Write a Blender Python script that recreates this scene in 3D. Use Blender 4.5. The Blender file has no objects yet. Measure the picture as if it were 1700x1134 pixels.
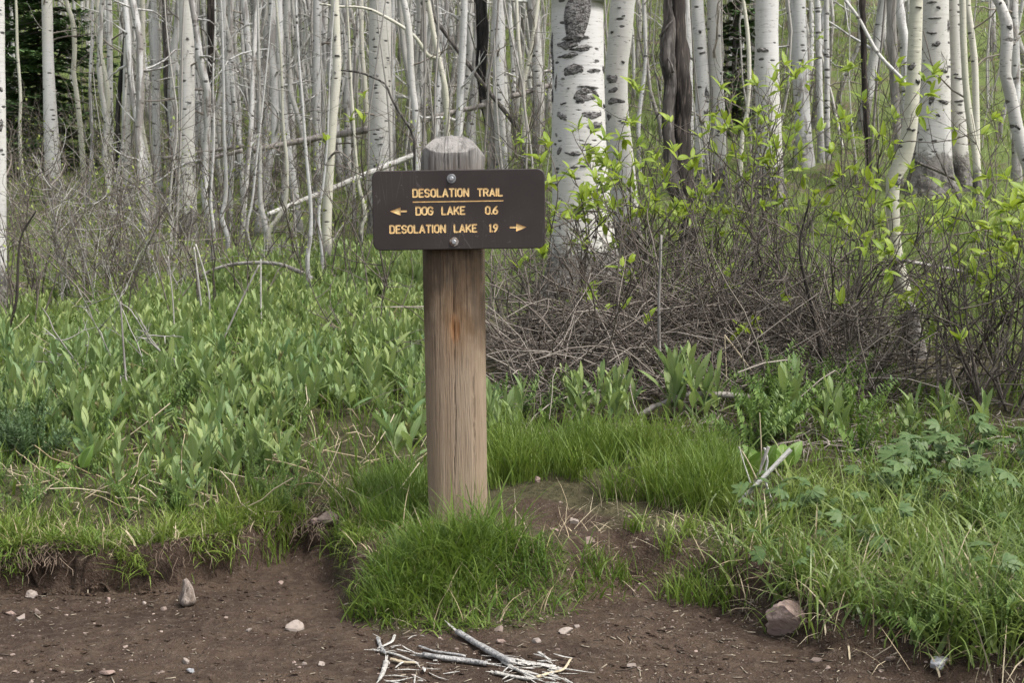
import bpy, bmesh, math, random
import numpy as np
from mathutils import Vector, Matrix, Quaternion

# ------------------------------------------------------------------ camera, sky, sun, exposure
SC = bpy.context.scene
COL = SC.collection
CAM_H = 1.13
PITCH = math.radians(6.0)
LENS = 50.0
FPX = 1700 * LENS / 36.0

cam_data = bpy.data.cameras.new('camera')
cam_data.lens = LENS
cam_data.sensor_width = 36.0
cam_data.clip_start = 0.05
cam_data.clip_end = 1000.0
cam_data.dof.use_dof = True
cam_data.dof.focus_distance = 4.7
cam_data.dof.aperture_fstop = 16.0
cam = bpy.data.objects.new('camera', cam_data)
COL.objects.link(cam)
cam.location = (0, 0, CAM_H)
cam.rotation_euler = (math.radians(90) - PITCH, 0, 0)
SC.camera = cam

SUN_EL, SUN_AZ = math.radians(58), math.radians(118)     # azimuth from +Y clockwise: from the right and behind the camera
world = bpy.data.worlds.new('World')
SC.world = world
world.use_nodes = True
wn = world.node_tree.nodes
wl = world.node_tree.links
wn.clear()
w_out = wn.new('ShaderNodeOutputWorld')
w_bg = wn.new('ShaderNodeBackground')
w_sky = wn.new('ShaderNodeTexSky')
w_sky.sky_type = 'NISHITA'
w_sky.sun_disc = False
w_sky.sun_elevation = SUN_EL
w_sky.sun_rotation = SUN_AZ
w_sky.air_density = 1.0
w_sky.dust_density = 4.0
w_sky.ozone_density = 1.0
w_hs = wn.new('ShaderNodeHueSaturation')                   # thin overcast: the blue is mostly washed out
w_hs.inputs['Saturation'].default_value = 0.34
w_bg.inputs['Strength'].default_value = 0.105
wl.new(w_sky.outputs[0], w_hs.inputs['Color'])
wl.new(w_hs.outputs[0], w_bg.inputs['Color'])
wl.new(w_bg.outputs[0], w_out.inputs['Surface'])

sun_data = bpy.data.lights.new('sun', 'SUN')
sun_data.energy = 1.5
sun_data.angle = math.radians(12)
sun_data.color = (1.0, 0.965, 0.91)
sun = bpy.data.objects.new('sun', sun_data)
COL.objects.link(sun)
sun_dir = Vector((math.sin(SUN_AZ) * math.cos(SUN_EL), math.cos(SUN_AZ) * math.cos(SUN_EL), math.sin(SUN_EL)))
sun.rotation_euler = sun_dir.to_track_quat('Z', 'Y').to_euler()

SC.view_settings.view_transform = 'Standard'
SC.view_settings.look = 'None'
SC.view_settings.exposure = 1.45
SC.view_settings.gamma = 1.0
SC.view_settings.use_curve_mapping = False
SC.cycles.max_bounces = 6
SC.cycles.diffuse_bounces = 3
SC.cycles.transmission_bounces = 3

R = np.random.default_rng(11)

# ------------------------------------------------------------------ numeric helpers
def vhash(ix, iy, iz):
    n = (ix.astype(np.int64) * 73856093) ^ (iy.astype(np.int64) * 19349663) ^ (iz.astype(np.int64) * 83492791)
    n = (n ^ (n >> 13)) * 1274126177
    n = (n ^ (n >> 16)) & 0x7fffffff
    return n / 0x7fffffff

def vnoise(x, y, z=0.0):
    x = np.asarray(x, float); y = np.asarray(y, float); z = np.asarray(z, float)
    x, y, z = np.broadcast_arrays(x, y, z)
    ix, iy, iz = np.floor(x), np.floor(y), np.floor(z)
    fx, fy, fz = x - ix, y - iy, z - iz
    fx = fx * fx * (3 - 2 * fx); fy = fy * fy * (3 - 2 * fy); fz = fz * fz * (3 - 2 * fz)
    out = 0.0
    for dx in (0, 1):
        for dy in (0, 1):
            for dz in (0, 1):
                w = (fx if dx else 1 - fx) * (fy if dy else 1 - fy) * (fz if dz else 1 - fz)
                out = out + w * vhash(ix + dx, iy + dy, iz + dz)
    return out * 2 - 1

def fbm(x, y, z=0.0, o=3):
    s, a, f = 0.0, 1.0, 1.0
    for k in range(o):
        s = s + a * vnoise(np.asarray(x) * f + 17 * k, np.asarray(y) * f + 31 * k, np.asarray(z) * f)
        a *= 0.5; f *= 2.1
    return s

def sstep(a, b, x):
    t = np.clip((np.asarray(x, float) - a) / (b - a), 0, 1)
    return t * t * (3 - 2 * t)

# photograph pixel -> direction of view / points on planes
CP, SP = math.cos(PITCH), math.sin(PITCH)
def ray(px, py):
    a, b = (px - 850) / FPX, (567 - py) / FPX
    return np.array([a, CP + b * SP, -SP + b * CP])

def at_y(px, py, Y):            # where the sight line meets the upright plane at distance Y
    d = ray(px, py)
    t = Y / d[1]
    return np.array([d[0] * t, Y, CAM_H + d[2] * t])

def at_z(px, py, z):
    d = ray(px, py)
    t = (z - CAM_H) / d[2]
    return np.array([d[0] * t, d[1] * t, z])

def px_size(Y, z=0.5):          # metres per pixel at distance Y
    return (Y * CP - (z - CAM_H) * SP) / FPX

# ------------------------------------------------------------------ terrain
PATH_Z = -0.15
_edge_px = [(-900, 985, .07), (-300, 990, .07), (0, 985, .06), (150, 985, .06), (300, 982, .06), (400, 955, .07), (470, 938, .13), (540, 962, .34),
            (578, 1030, .34), (650, 1060, .42), (800, 1060, .50), (920, 1042, .42), (1040, 990, .30), (1160, 1003, .24), (1290, 1045, .16),
            (1380, 1092, .18), (1500, 1116, .25), (1640, 1150, .3), (1900, 1200, .3), (2600, 1240, .3)]
_e = np.array([list(at_z(px, py, PATH_Z)[:2]) + [w] for px, py, w in _edge_px])
_e = _e[np.argsort(_e[:, 0])]
def edge_y(x):
    x = np.asarray(x, float)
    return np.interp(x, _e[:, 0], _e[:, 1]) + 0.025 * vnoise(x * 6, 3.3) + 0.012 * vnoise(x * 19, 8.8)
def edge_w(x):
    return np.interp(x, _e[:, 0], _e[:, 2])

_ly = [4.0, 4.7, 5.5, 7, 9, 12, 15, 20, 30, 40, 60, 90, 150]
_lz = [-.02, 0., .05, .17, .32, .50, .74, 1.75, 4.9, 8.5, 16.5, 28, 45]
_ry = [4.0, 4.7, 5.0, 6, 7, 9, 12, 15, 20, 30, 40, 60, 90, 150]
_rz = [-.02, 0., .04, .15, .28, .52, 1.18, 1.8, 3.1, 6.3, 9.8, 17, 28, 45]
def H_exact(x, y):
    x = np.asarray(x, float); y = np.asarray(y, float)
    m = sstep(-1.4, 1.0, x / (0.55 + 0.06 * np.maximum(y, 0)))
    base = np.interp(y, _ly, _lz) * (1 - m) + np.interp(y, _ry, _rz) * m
    base = base + 0.05 * fbm(x * .7, y * .7, 5.0) * sstep(5.0, 8.0, y) + 0.018 * fbm(x * 4, y * 4, 1.0) + 0.25 * vnoise(x * .15, y * .15, 2.) * sstep(14, 24, y)
    ey = edge_y(x); w = edge_w(x)
    t = sstep(0, 1, (y - ey) / w)
    path = PATH_Z + 0.012 * fbm(x * 2.2, y * 2.2, 9.) + 0.009 * fbm(x * 11, y * 11, 4., 3) - 0.02 * sstep(0.6, 2.0, ey - y)
    return path * (1 - t) + base * t

class Table:
    def __init__(s, x0, x1, y0, y1, st):
        s.x0, s.y0, s.st = x0, y0, st
        s.nx, s.ny = int(round((x1 - x0) / st)) + 1, int(round((y1 - y0) / st)) + 1
        X, Y = np.meshgrid(x0 + np.arange(s.nx) * st, y0 + np.arange(s.ny) * st)
        s.z = H_exact(X, Y)
    def get(s, x, y):
        u = np.clip((x - s.x0) / s.st, 0, s.nx - 1.001); v = np.clip((y - s.y0) / s.st, 0, s.ny - 1.001)
        i = u.astype(int); j = v.astype(int); u = u - i; v = v - j
        z = s.z
        return (z[j, i] * (1 - u) + z[j, i + 1] * u) * (1 - v) + (z[j + 1, i] * (1 - u) + z[j + 1, i + 1] * u) * v
T_NEAR = Table(-3.6, 3.6, 2.0, 11.0, .018)
T_FAR = Table(-45, 45, 0.0, 130.0, .25)
def H(x, y):
    x = np.asarray(x, float); y = np.asarray(y, float)
    x, y = np.broadcast_arrays(x, y)
    near = (np.abs(x) < 3.58) & (y > 2.02) & (y < 10.97)
    if near.all(): return T_NEAR.get(x, y)
    if not near.any(): return T_FAR.get(x, y)
    return np.where(near, T_NEAR.get(x, y), T_FAR.get(x, y))

_TS = np.geomspace(2.0, 120, 420)
def ground_hit(px, py):
    d = ray(px, py)
    g = CAM_H + d[2] * _TS - H(d[0] * _TS, d[1] * _TS)
    k = int(np.argmax(g < 0))
    if g[k] >= 0: return np.array([d[0] * 60, d[1] * 60, 10.])
    t = _TS[k] if k == 0 else _TS[k - 1] + (_TS[k] - _TS[k - 1]) * g[k - 1] / (g[k - 1] - g[k])
    return np.array([d[0] * t, d[1] * t, float(H(d[0] * t, d[1] * t))])

# bare earth patches: centre pixel, half sizes in metres
_bare_px = [(925, 862, .22, .13), (1000, 900, .19, .11), (1130, 978, .26, .10), (880, 848, .13, .10), (1090, 930, .14, .07), (560, 868, .15, .12), (600, 915, .10, .08), (500, 835, .12, .07), (640, 905, .06, .06), (140, 790, .14, .07), (230, 770, .1, .06), (420, 905, .08, .03),
            (540, 835, .13, .12), (70, 760, .12, .08), (285, 712, .10, .08), (1230, 985, .15, .08), (300, 905, .16, .03),
            (1150, 690, .22, .16), (930, 690, .3, .2), (1540, 820, .14, .06), (1262, 826, .10, .09), (1450, 845, .15, .08), (1600, 905, .13, .06), (1340, 905, .10, .05), (1500, 960, .10, .05), (1060, 940, .12, .10)]
BARE = [(ground_hit(px, py)[:2], a, b) for px, py, a, b in _bare_px]
def bare(x, y):
    x = np.asarray(x, float); y = np.asarray(y, float)
    m = np.zeros(np.broadcast(x, y).shape)
    for c, a, b in BARE:
        r = np.sqrt(((x - c[0]) / a) ** 2 + ((y - c[1]) / b) ** 2) + 0.35 * fbm(x * 7, y * 7, 3.)
        m = np.maximum(m, 1 - sstep(.75, 1.2, r))
    return m

# ------------------------------------------------------------------ material helpers
def new_mat(name):
    m = bpy.data.materials.new(name)
    m.use_nodes = True
    nt = m.node_tree
    nt.nodes.clear()
    return m, nt, nt.nodes, nt.links

class NB:
    def __init__(s, name):
        s.m, s.nt, s.n, s.l = new_mat(name)
        s.out = s.n.new('ShaderNodeOutputMaterial')
        s.tc = s.n.new('ShaderNodeTexCoord')
    def coords(s, scale=(1, 1, 1), rnd=False, src=None):
        v = src or s.tc.outputs['Object']
        if rnd:
            oi = s.n.new('ShaderNodeObjectInfo')
            mu = s.n.new('ShaderNodeMath'); mu.operation = 'MULTIPLY'; mu.inputs[1].default_value = 61.0
            s.l.new(oi.outputs['Random'], mu.inputs[0])
            ad = s.n.new('ShaderNodeVectorMath'); ad.operation = 'ADD'
            s.l.new(v, ad.inputs[0]); s.l.new(mu.outputs[0], ad.inputs[1])
            v = ad.outputs[0]
        mp = s.n.new('ShaderNodeVectorMath'); mp.operation = 'MULTIPLY'
        mp.inputs[1].default_value = scale
        s.l.new(v, mp.inputs[0])
        return mp.outputs[0]
    def noise(s, vec, scale=1, detail=3, rough=.55, dist=0):
        t = s.n.new('ShaderNodeTexNoise')
        t.inputs['Scale'].default_value = scale; t.inputs['Detail'].default_value = detail
        t.inputs['Roughness'].default_value = rough; t.inputs['Distortion'].default_value = dist
        s.l.new(vec, t.inputs['Vector'])
        return t.outputs['Fac']
    def voronoi(s, vec, scale=1, feature='F1'):
        t = s.n.new('ShaderNodeTexVoronoi'); t.feature = feature
        t.inputs['Scale'].default_value = scale
        s.l.new(vec, t.inputs['Vector'])
        return t.outputs['Distance'], t.outputs.get('Color')
    def ramp(s, f, a, b):                 # smooth 0..1 between a and b (a may exceed b)
        t = s.n.new('ShaderNodeMapRange'); t.interpolation_type = 'SMOOTHSTEP'
        t.clamp = True
        lo, hi = (a, b) if a < b else (b, a)
        t.inputs['From Min'].default_value = lo; t.inputs['From Max'].default_value = hi
        t.inputs['To Min'].default_value = 0 if a < b else 1
        t.inputs['To Max'].default_value = 1 if a < b else 0
        s.l.new(f, t.inputs['Value'])
        return t.outputs['Result']
    def math(s, op, a, b=None, clamp=False):
        t = s.n.new('ShaderNodeMath'); t.operation = op; t.use_clamp = clamp
        for i, v in enumerate((a, b)):
            if v is None: continue
            if isinstance(v, (int, float)): t.inputs[i].default_value = v
            else: s.l.new(v, t.inputs[i])
        return t.outputs[0]
    def mix(s, f, a, b, mode='MIX'):
        t = s.n.new('ShaderNodeMix'); t.data_type = 'RGBA'; t.blend_type = mode
        for sock, v in ((t.inputs[0], f), (t.inputs[6], a), (t.inputs[7], b)):
            if isinstance(v, (int, float)): sock.default_value = v
            elif isinstance(v, tuple): sock.default_value = (*v, 1)
            else: s.l.new(v, sock)
        return t.outputs[2]
    def attr(s, name):
        t = s.n.new('ShaderNodeAttribute'); t.attribute_name = name
        return t.outputs['Fac']
    def rand(s):
        return s.n.new('ShaderNodeObjectInfo').outputs['Random']
    def bump(s, h, strength=.5, dist=.01):
        t = s.n.new('ShaderNodeBump')
        t.inputs['Strength'].default_value = strength; t.inputs['Distance'].default_value = dist
        s.l.new(h, t.inputs['Height'])
        return t.outputs[0]
    def principled(s, col, rough=.8, nrm=None, spec=.3, metal=0.0):
        t = s.n.new('ShaderNodeBsdfPrincipled')
        if isinstance(col, tuple): t.inputs['Base Color'].default_value = (*col, 1)
        else: s.l.new(col, t.inputs['Base Color'])
        if isinstance(rough, (int, float)): t.inputs['Roughness'].default_value = rough
        else: s.l.new(rough, t.inputs['Roughness'])
        t.inputs['Specular IOR Level'].default_value = spec
        t.inputs['Metallic'].default_value = metal
        if nrm is not None: s.l.new(nrm, t.inputs['Normal'])
        s.l.new(t.outputs[0], s.out.inputs['Surface'])
        return t
    def leafy(s, col, trans_col=None, tfac=.3, rough=.5, spec=.25):
        p = s.principled(col, rough, spec=spec)
        tr = s.n.new('ShaderNodeBsdfTranslucent')
        s.l.new(trans_col if trans_col is not None else col, tr.inputs['Color'])
        mx = s.n.new('ShaderNodeMixShader'); mx.inputs[0].default_value = tfac
        s.l.new(p.outputs[0], mx.inputs[1]); s.l.new(tr.outputs[0], mx.inputs[2])
        s.l.new(mx.outputs[0], s.out.inputs['Surface'])

MAT = {}

def make_aspen(name, pale, cream, dark, eye_amt, mottle):
    b = NB(name)
    v = b.coords((1, 1, 1), True)
    n1 = b.noise(b.coords((2.5, 2.5, .9), True), 1.0, 3)
    col = b.mix(b.ramp(n1, .38, .62), pale, cream)
    ln = b.noise(b.coords((5, 5, 75), True), 1.0, 3, .6)
    col = b.mix(b.math('MULTIPLY', b.ramp(ln, .56, .72), .45), col, (.30, .28, .25))
    ln2 = b.noise(b.coords((9, 9, 210), True), 1.0, 2, .6)
    col = b.mix(b.math('MULTIPLY', b.ramp(ln2, .55, .75), .3), col, (.38, .36, .31))
    # bark eyes and lenticels
    wob = b.noise(b.coords((40, 40, 40), True), 1.0, 2)
    d1, c1 = b.voronoi(b.coords((9, 9, 22), True), 1.0)
    s1 = b.n.new('ShaderNodeSeparateColor'); b.l.new(c1, s1.inputs[0])
    e1 = b.math('SUBTRACT', d1, b.math('MULTIPLY', wob, .16))
    eye = b.math('MULTIPLY', b.ramp(e1, .20 * eye_amt, .10 * eye_amt), b.ramp(s1.outputs[0], .50, .56))
    d2, _ = b.voronoi(b.coords((16, 16, 75), True), 1.0)
    e2 = b.math('SUBTRACT', d2, b.math('MULTIPLY', wob, .2))
    spot = b.ramp(e2, .10 * eye_amt, .05 * eye_amt)
    eye = b.math('MAXIMUM', eye, b.math('MULTIPLY', spot, .55))
    col = b.mix(eye, col, dark)
    # grey-brown mottling of some trunks
    if mottle > 0:
        m1 = b.noise(b.coords((13, 13, 2.6), True), 1.0, 4, .65, .4)
        rr = b.rand()
        thr = b.math('SUBTRACT', b.math('ADD', m1, b.math('MULTIPLY', rr, .22 * mottle)), .10)
        mm = b.ramp(thr, .53, .63)
        col = b.mix(b.math('MULTIPLY', mm, .75), col, (.16, .14, .125))
    # rough grey bark at the foot
    hg = b.attr('hgt')
    bn = b.noise(b.coords((14, 14, 9), True), 1.0, 5, .7)
    foot = b.math('ADD', b.math('MULTIPLY', b.ramp(hg, .50, .03), .75), b.math('SUBTRACT', bn, .62))
    foot = b.math('MULTIPLY', b.ramp(foot, .12, .34), .5 if mottle else 1.0)
    col = b.mix(foot, col, b.mix(b.ramp(bn, .4, .6), (.055, .05, .046), (.20, .185, .17)))
    h = b.math('SUBTRACT', b.math('MULTIPLY', ln, .35), b.math('MULTIPLY', b.math('MAXIMUM', eye, foot), b.math('MULTIPLY', wob, 1.6)))
    b.principled(col, .72, b.bump(h, .55, .012), spec=.25)
    MAT[name] = b.m

make_aspen('aspen_white', (.49, .48, .465), (.47, .455, .415), (.085, .08, .076), .9, 0)
make_aspen('aspen_green', (.44, .43, .345), (.50, .48, .41), (.085, .08, .07), .7, 0)
make_aspen('aspen_far', (.50, .495, .485), (.44, .43, .41), (.09, .085, .08), 1.1, .9)
make_aspen('aspen_stem', (.46, .45, .425), (.35, .34, .31), (.10, .09, .08), 1.2, .9)

def make_deadwood(name, c1, c2, c3, scale=1.0, bumpy=.5):
    b = NB(name)
    n1 = b.noise(b.coords((18 * scale, 18 * scale, 2.2 * scale), True), 1.0, 5, .65, .3)
    n2 = b.noise(b.coords((55 * scale, 55 * scale, 5 * scale), True), 1.0, 3, .6)
    col = b.mix(b.ramp(n1, .36, .62), c1, c2)
    col = b.mix(b.math('MULTIPLY', b.ramp(n2, .5, .7), .7), col, c3)
    b.principled(col, .85, b.bump(b.math('ADD', n1, b.math('MULTIPLY', n2, .5)), bumpy, .02), spec=.15)
    MAT[name] = b.m
make_deadwood('snag_wood', (.028, .025, .023), (.095, .084, .077), (.24, .22, .205))
make_deadwood('charred_wood', (.012, .011, .011), (.04, .037, .036), (.10, .095, .09))
make_deadwood('grey_wood', (.20, .185, .17), (.36, .34, .315), (.12, .105, .095))
make_deadwood('red_bark', (.016, .014, .013), (.045, .038, .034), (.13, .105, .09))
make_deadwood('log_wood', (.15, .135, .125), (.30, .275, .255), (.09, .08, .07))
make_deadwood('bleached_wood', (.36, .345, .315), (.50, .48, .445), (.17, .155, .14), 2.5, .8)
make_deadwood('stub_wood', (.14, .11, .09), (.30, .25, .215), (.08, .062, .05), 2.5, .9)
make_deadwood('driftwood', (.22, .215, .215), (.40, .39, .375), (.10, .097, .095), 3.0, .8)

def make_twig(name, a, c, d):
    b = NB(name)
    t = b.attr('tint')
    n = b.noise(b.coords((60, 60, 60)), 1.0, 2)
    col = b.mix(t, a, c)
    col = b.mix(b.math('MULTIPLY', b.ramp(n, .5, .75), .6), col, d)
    b.principled(col, .8, spec=.2)
    MAT[name] = b.m
make_twig('twig_dark', (.045, .036, .031), (.17, .145, .125), (.26, .23, .20))
make_twig('twig_grey', (.065, .051, .042), (.30, .265, .23), (.15, .125, .105))
make_twig('twig_pale', (.19, .175, .16), (.42, .405, .375), (.24, .22, .20))
make_twig('root_fibre', (.09, .062, .045), (.26, .20, .15), (.13, .10, .075))
make_twig('litter_bits', (.05, .038, .03), (.34, .29, .22), (.13, .10, .075))
make_twig('straw', (.30, .23, .14), (.50, .44, .32), (.20, .14, .09))

def make_leaf(name, a, c, d, trans, tfac=.3, rough=.5, spec=.25, use_rand=False, vein=False):
    b = NB(name)
    t = b.attr('tint')
    if use_rand: t = b.math('ADD', b.math('MULTIPLY', t, .5), b.math('MULTIPLY', b.rand(), .5))
    v = b.attr('along')
    n = b.noise(b.coords((25, 25, 25)), 1.0, 2)
    col = b.mix(t, a, c)
    col = b.mix(b.math('MULTIPLY', b.ramp(n, .45, .75), .35), col, d)
    if vein:
        col = b.mix(b.math('MULTIPLY', b.ramp(b.attr('rib'), .25, .0), .35), col, (.30, .36, .20))
    tc = b.mix(.5, col, trans)
    b.leafy(col, tc, tfac, rough, spec)
    MAT[name] = b.m
make_leaf('grass_lush', (.060, .115, .018), (.155, .215, .038), (.22, .235, .075), (.22, .33, .04))
make_leaf('grass_short', (.085, .145, .022), (.20, .25, .05), (.28, .27, .10), (.26, .36, .05))
make_leaf('grass_broad', (.075, .13, .025), (.20, .25, .06), (.24, .28, .12), (.24, .36, .06), .3, .4, .4)
make_leaf('grass_far', (.115, .175, .045), (.205, .255, .075), (.25, .24, .11), (.25, .34, .07))
make_leaf('forb_leaf', (.095, .18, .080), (.30, .355, .125), (.26, .29, .14), (.30, .42, .08), .32, .55, .25, True, True)
make_leaf('fern_leaf', (.075, .135, .035), (.17, .25, .065), (.17, .22, .08), (.20, .32, .05), .25)
make_leaf('blue_leaf', (.070, .125, .052), (.125, .185, .085), (.16, .20, .11), (.17, .28, .06), .25)
make_leaf('shrub_leaf', (.13, .215, .018), (.29, .365, .035), (.24, .28, .05), (.38, .48, .04), .36, .5, .3, True, True)
make_leaf('lobed_leaf', (.055, .105, .034), (.12, .175, .062), (.14, .18, .08), (.15, .25, .05), .25)
make_leaf('bud_leaf', (.16, .22, .04), (.27, .31, .08), (.22, .20, .08), (.3, .4, .06), .3)
make_leaf('dock_leaf', (.10, .19, .035), (.15, .24, .05), (.20, .26, .08), (.25, .40, .05), .3, .4, .35, False, True)
make_leaf('fir_needle', (.055, .11, .04), (.12, .19, .07), (.13, .19, .08), (.05, .09, .02), .12, .6, .2)

# earth
def make_earth(name, ground):
    b = NB(name)
    v = b.coords((1, 1, 1))
    n1 = b.noise(v, 2.3, 5, .6)
    n2 = b.noise(v, 26, 5, .7)
    n3 = b.noise(v, 130, 3, .6)
    n0 = b.noise(v, 9, 4, .6)
    soil = b.mix(b.ramp(n1, .35, .65), (.042, .028, .0195), (.080, .055, .039))
    soil = b.mix(b.math('MULTIPLY', b.ramp(n0, .42, .62), .5), soil, (.048, .032, .025))
    soil = b.mix(b.math('MULTIPLY', b.ramp(n2, .45, .66), .65), soil, (.108, .080, .060))
    soil = b.mix(b.math('MULTIPLY', b.ramp(n3, .58, .72), .6), soil, (.028, .021, .018))
    # crumbs of pale gravel and litter
    d, c = b.voronoi(b.coords((1, 1, .4)), 75)
    sel = b.n.new('ShaderNodeSeparateColor'); b.l.new(c, sel.inputs[0])
    crumb = b.math('MULTIPLY', b.ramp(d, .32, .2), b.ramp(sel.outputs[0], .82, .9))
    soil = b.mix(b.math('MULTIPLY', crumb, .75), soil, (.25, .20, .165))
    h = b.math('ADD', b.math('ADD', b.math('MULTIPLY', n2, 1.2), b.math('MULTIPLY', n3, .5)), b.math('MULTIPLY', crumb, .6))
    col = soil
    if ground:
        bm = b.attr('bare')
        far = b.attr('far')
        litter = b.mix(b.ramp(n2, .38, .62), (.075, .060, .042), (.165, .135, .095))
        green = b.mix(b.ramp(n3, .35, .65), (.08, .115, .032), (.155, .19, .065))
        veg = b.mix(b.ramp(b.math('ADD', n1, b.math('MULTIPLY', n2, .35)), .66, .86), green, litter)
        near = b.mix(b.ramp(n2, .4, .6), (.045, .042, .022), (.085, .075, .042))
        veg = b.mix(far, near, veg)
        col = b.mix(bm, veg, soil)
    b.principled(col, .92, b.bump(h, 1.0, .022), spec=.12)
    MAT[name] = b.m
make_earth('path_earth', False)
make_earth('ground_earth', True)

def make_stone(name, a, c, d):
    b = NB(name)
    n1 = b.noise(b.coords((9, 9, 9), True), 1.0, 4)
    n2 = b.noise(b.coords((60, 60, 60), True), 1.0, 3)
    col = b.mix(b.ramp(n1, .38, .62), a, c)
    col = b.mix(b.math('MULTIPLY', b.ramp(n2, .5, .7), .5), col, d)
    b.principled(col, .8, b.bump(b.math('ADD', n1, n2), .45, .006), spec=.25)
    MAT[name] = b.m
make_stone('stone_pink', (.21, .15, .125), (.29, .22, .19), (.14, .10, .085))
make_stone('stone_pale', (.20, .162, .138), (.275, .232, .203), (.13, .105, .088))
make_stone('stone_grey', (.33, .335, .35), (.48, .48, .49), (.20, .19, .19))
make_stone('stone_brown', (.13, .10, .085), (.20, .155, .13), (.08, .06, .05))

# ------------------------------------------------------------------ mesh builder
class MB:
    def __init__(s):
        s.v, s.q, s.t, s.at, s.n = [], [], [], {}, 0
        s.keys = ('tint', 'along', 'hgt', 'rib')
        for k in s.keys: s.at[k] = []
    def add(s, v, q=None, t=None, **at):
        v = np.asarray(v, float).reshape(-1, 3)
        if q is not None and len(q): s.q.append(np.asarray(q, np.int64).reshape(-1, 4) + s.n)
        if t is not None and len(t): s.t.append(np.asarray(t, np.int64).reshape(-1, 3) + s.n)
        s.v.append(v)
        for k in s.keys:
            a = at.get(k, 0.0)
            s.at[k].append(np.broadcast_to(np.asarray(a, float), (len(v),)))
        s.n += len(v)
    def tube(s, path, rad, sides=6, cap=True, lump=0.0, seed=0.0, tint=0.0, hgt=None, squash=None):
        P = np.asarray(path, float); n = len(P)
        rad = np.broadcast_to(np.asarray(rad, float), (n,))
        T = np.gradient(P, axis=0)
        T /= np.maximum(np.linalg.norm(T, axis=1, keepdims=True), 1e-9)
        ref = np.array([0.0, -1.0, 0.12]) if abs(T[0][1]) < .9 else np.array([1.0, 0, 0.1])
        U = np.zeros_like(P)
        u = np.cross(np.cross(T[0], ref), T[0]); u /= np.linalg.norm(u)
        for i in range(n):
            u = u - T[i] * np.dot(u, T[i]); u /= max(np.linalg.norm(u), 1e-9)
            U[i] = u
        B = np.cross(T, U)
        a = np.linspace(0, 2 * np.pi, sides, endpoint=False)
        rr = rad[:, None] * np.ones((1, sides))
        ca, sa = np.cos(a), np.sin(a)
        if lump:
            cum = np.concatenate([[0], np.cumsum(np.linalg.norm(np.diff(P, axis=0), axis=1))])
            rr = rr * (1 + lump * fbm(ca[None] * 1.3 + seed, sa[None] * 1.3 + seed * 2, (cum / max(rad.mean(), 1e-4) * .28)[:, None]))
        if squash is not None: sa = sa * squash
        V = P[:, None] + rr[..., None] * (ca[None, :, None] * U[:, None] + sa[None, :, None] * B[:, None])
        i = np.arange(n - 1)[:, None] * sides; j = np.arange(sides)[None]
        j2 = (j + 1) % sides
        Q = np.stack([i + j, i + j2, i + sides + j2, i + sides + j], -1).reshape(-1, 4)
        V = V.reshape(-1, 3)
        tri = []
        if cap and sides > 2:
            c0, c1 = len(V), len(V) + 1
            V = np.vstack([V, P[:1], P[-1:]])
            k = np.arange(sides); k2 = (k + 1) % sides
            tri = np.vstack([np.stack([np.full(sides, c0), k2, k], -1), np.stack([np.full(sides, c1), (n - 1) * sides + k, (n - 1) * sides + k2], -1)])
        al = np.repeat(np.linspace(0, 1, n), sides)
        hg = np.repeat(np.full(n, 9.0) if hgt is None else np.asarray(hgt, float), sides)
        if len(V) > len(al):
            al = np.append(al, [0, 1]); hg = np.append(hg, [hg[0], hg[-1]])
        s.add(V, Q, tri, tint=tint, along=al, hgt=hg)
    def mesh(s, name, mat=None, smooth=True):
        me = bpy.data.meshes.new(name)
        V = np.vstack(s.v) if s.v else np.zeros((0, 3))
        Q = np.vstack(s.q) if s.q else np.zeros((0, 4), np.int64)
        T = np.vstack(s.t) if s.t else np.zeros((0, 3), np.int64)
        me.vertices.add(len(V)); me.vertices.foreach_set('co', V.astype(np.float32).ravel())
        L = np.concatenate([Q.ravel(), T.ravel()]).astype(np.int32)
        me.loops.add(len(L)); me.loops.foreach_set('vertex_index', L)
        nf = len(Q) + len(T)
        me.polygons.add(nf)
        starts = np.concatenate([np.arange(len(Q)) * 4, len(Q) * 4 + np.arange(len(T)) * 3]).astype(np.int32)
        me.polygons.foreach_set('loop_start', starts)
        me.update(calc_edges=True)
        me.polygons.foreach_set('use_smooth', np.full(nf, smooth))
        for k in s.keys:
            arr = np.concatenate(s.at[k]).astype(np.float32) if s.at[k] else np.zeros(0, np.float32)
            if arr.size and np.any(arr):
                a = me.attributes.new(k, 'FLOAT', 'POINT'); a.data.foreach_set('value', arr)
        if mat: me.materials.append(MAT[mat])
        return me
    def build(s, name, mat, parent=None, smooth=True):
        return link(name, s.mesh(name, mat, smooth), parent)

def link(name, data, parent=None):
    o = bpy.data.objects.new(name, data)
    COL.objects.link(o)
    if parent is not None: o.parent = parent
    return o

def tag(o, label=None, cat=None, group=None, kind=None):
    if label: o['label'] = label
    if cat: o['category'] = cat
    if group: o['group'] = group
    if kind: o['kind'] = kind
    return o

def thing(name, loc, label, cat, group=None, rz=0.0):
    o = bpy.data.objects.new(name, None)
    COL.objects.link(o)
    o.empty_display_size = .1
    o.location = loc; o.rotation_euler = (0, 0, rz)
    return tag(o, label, cat, group)

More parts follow.
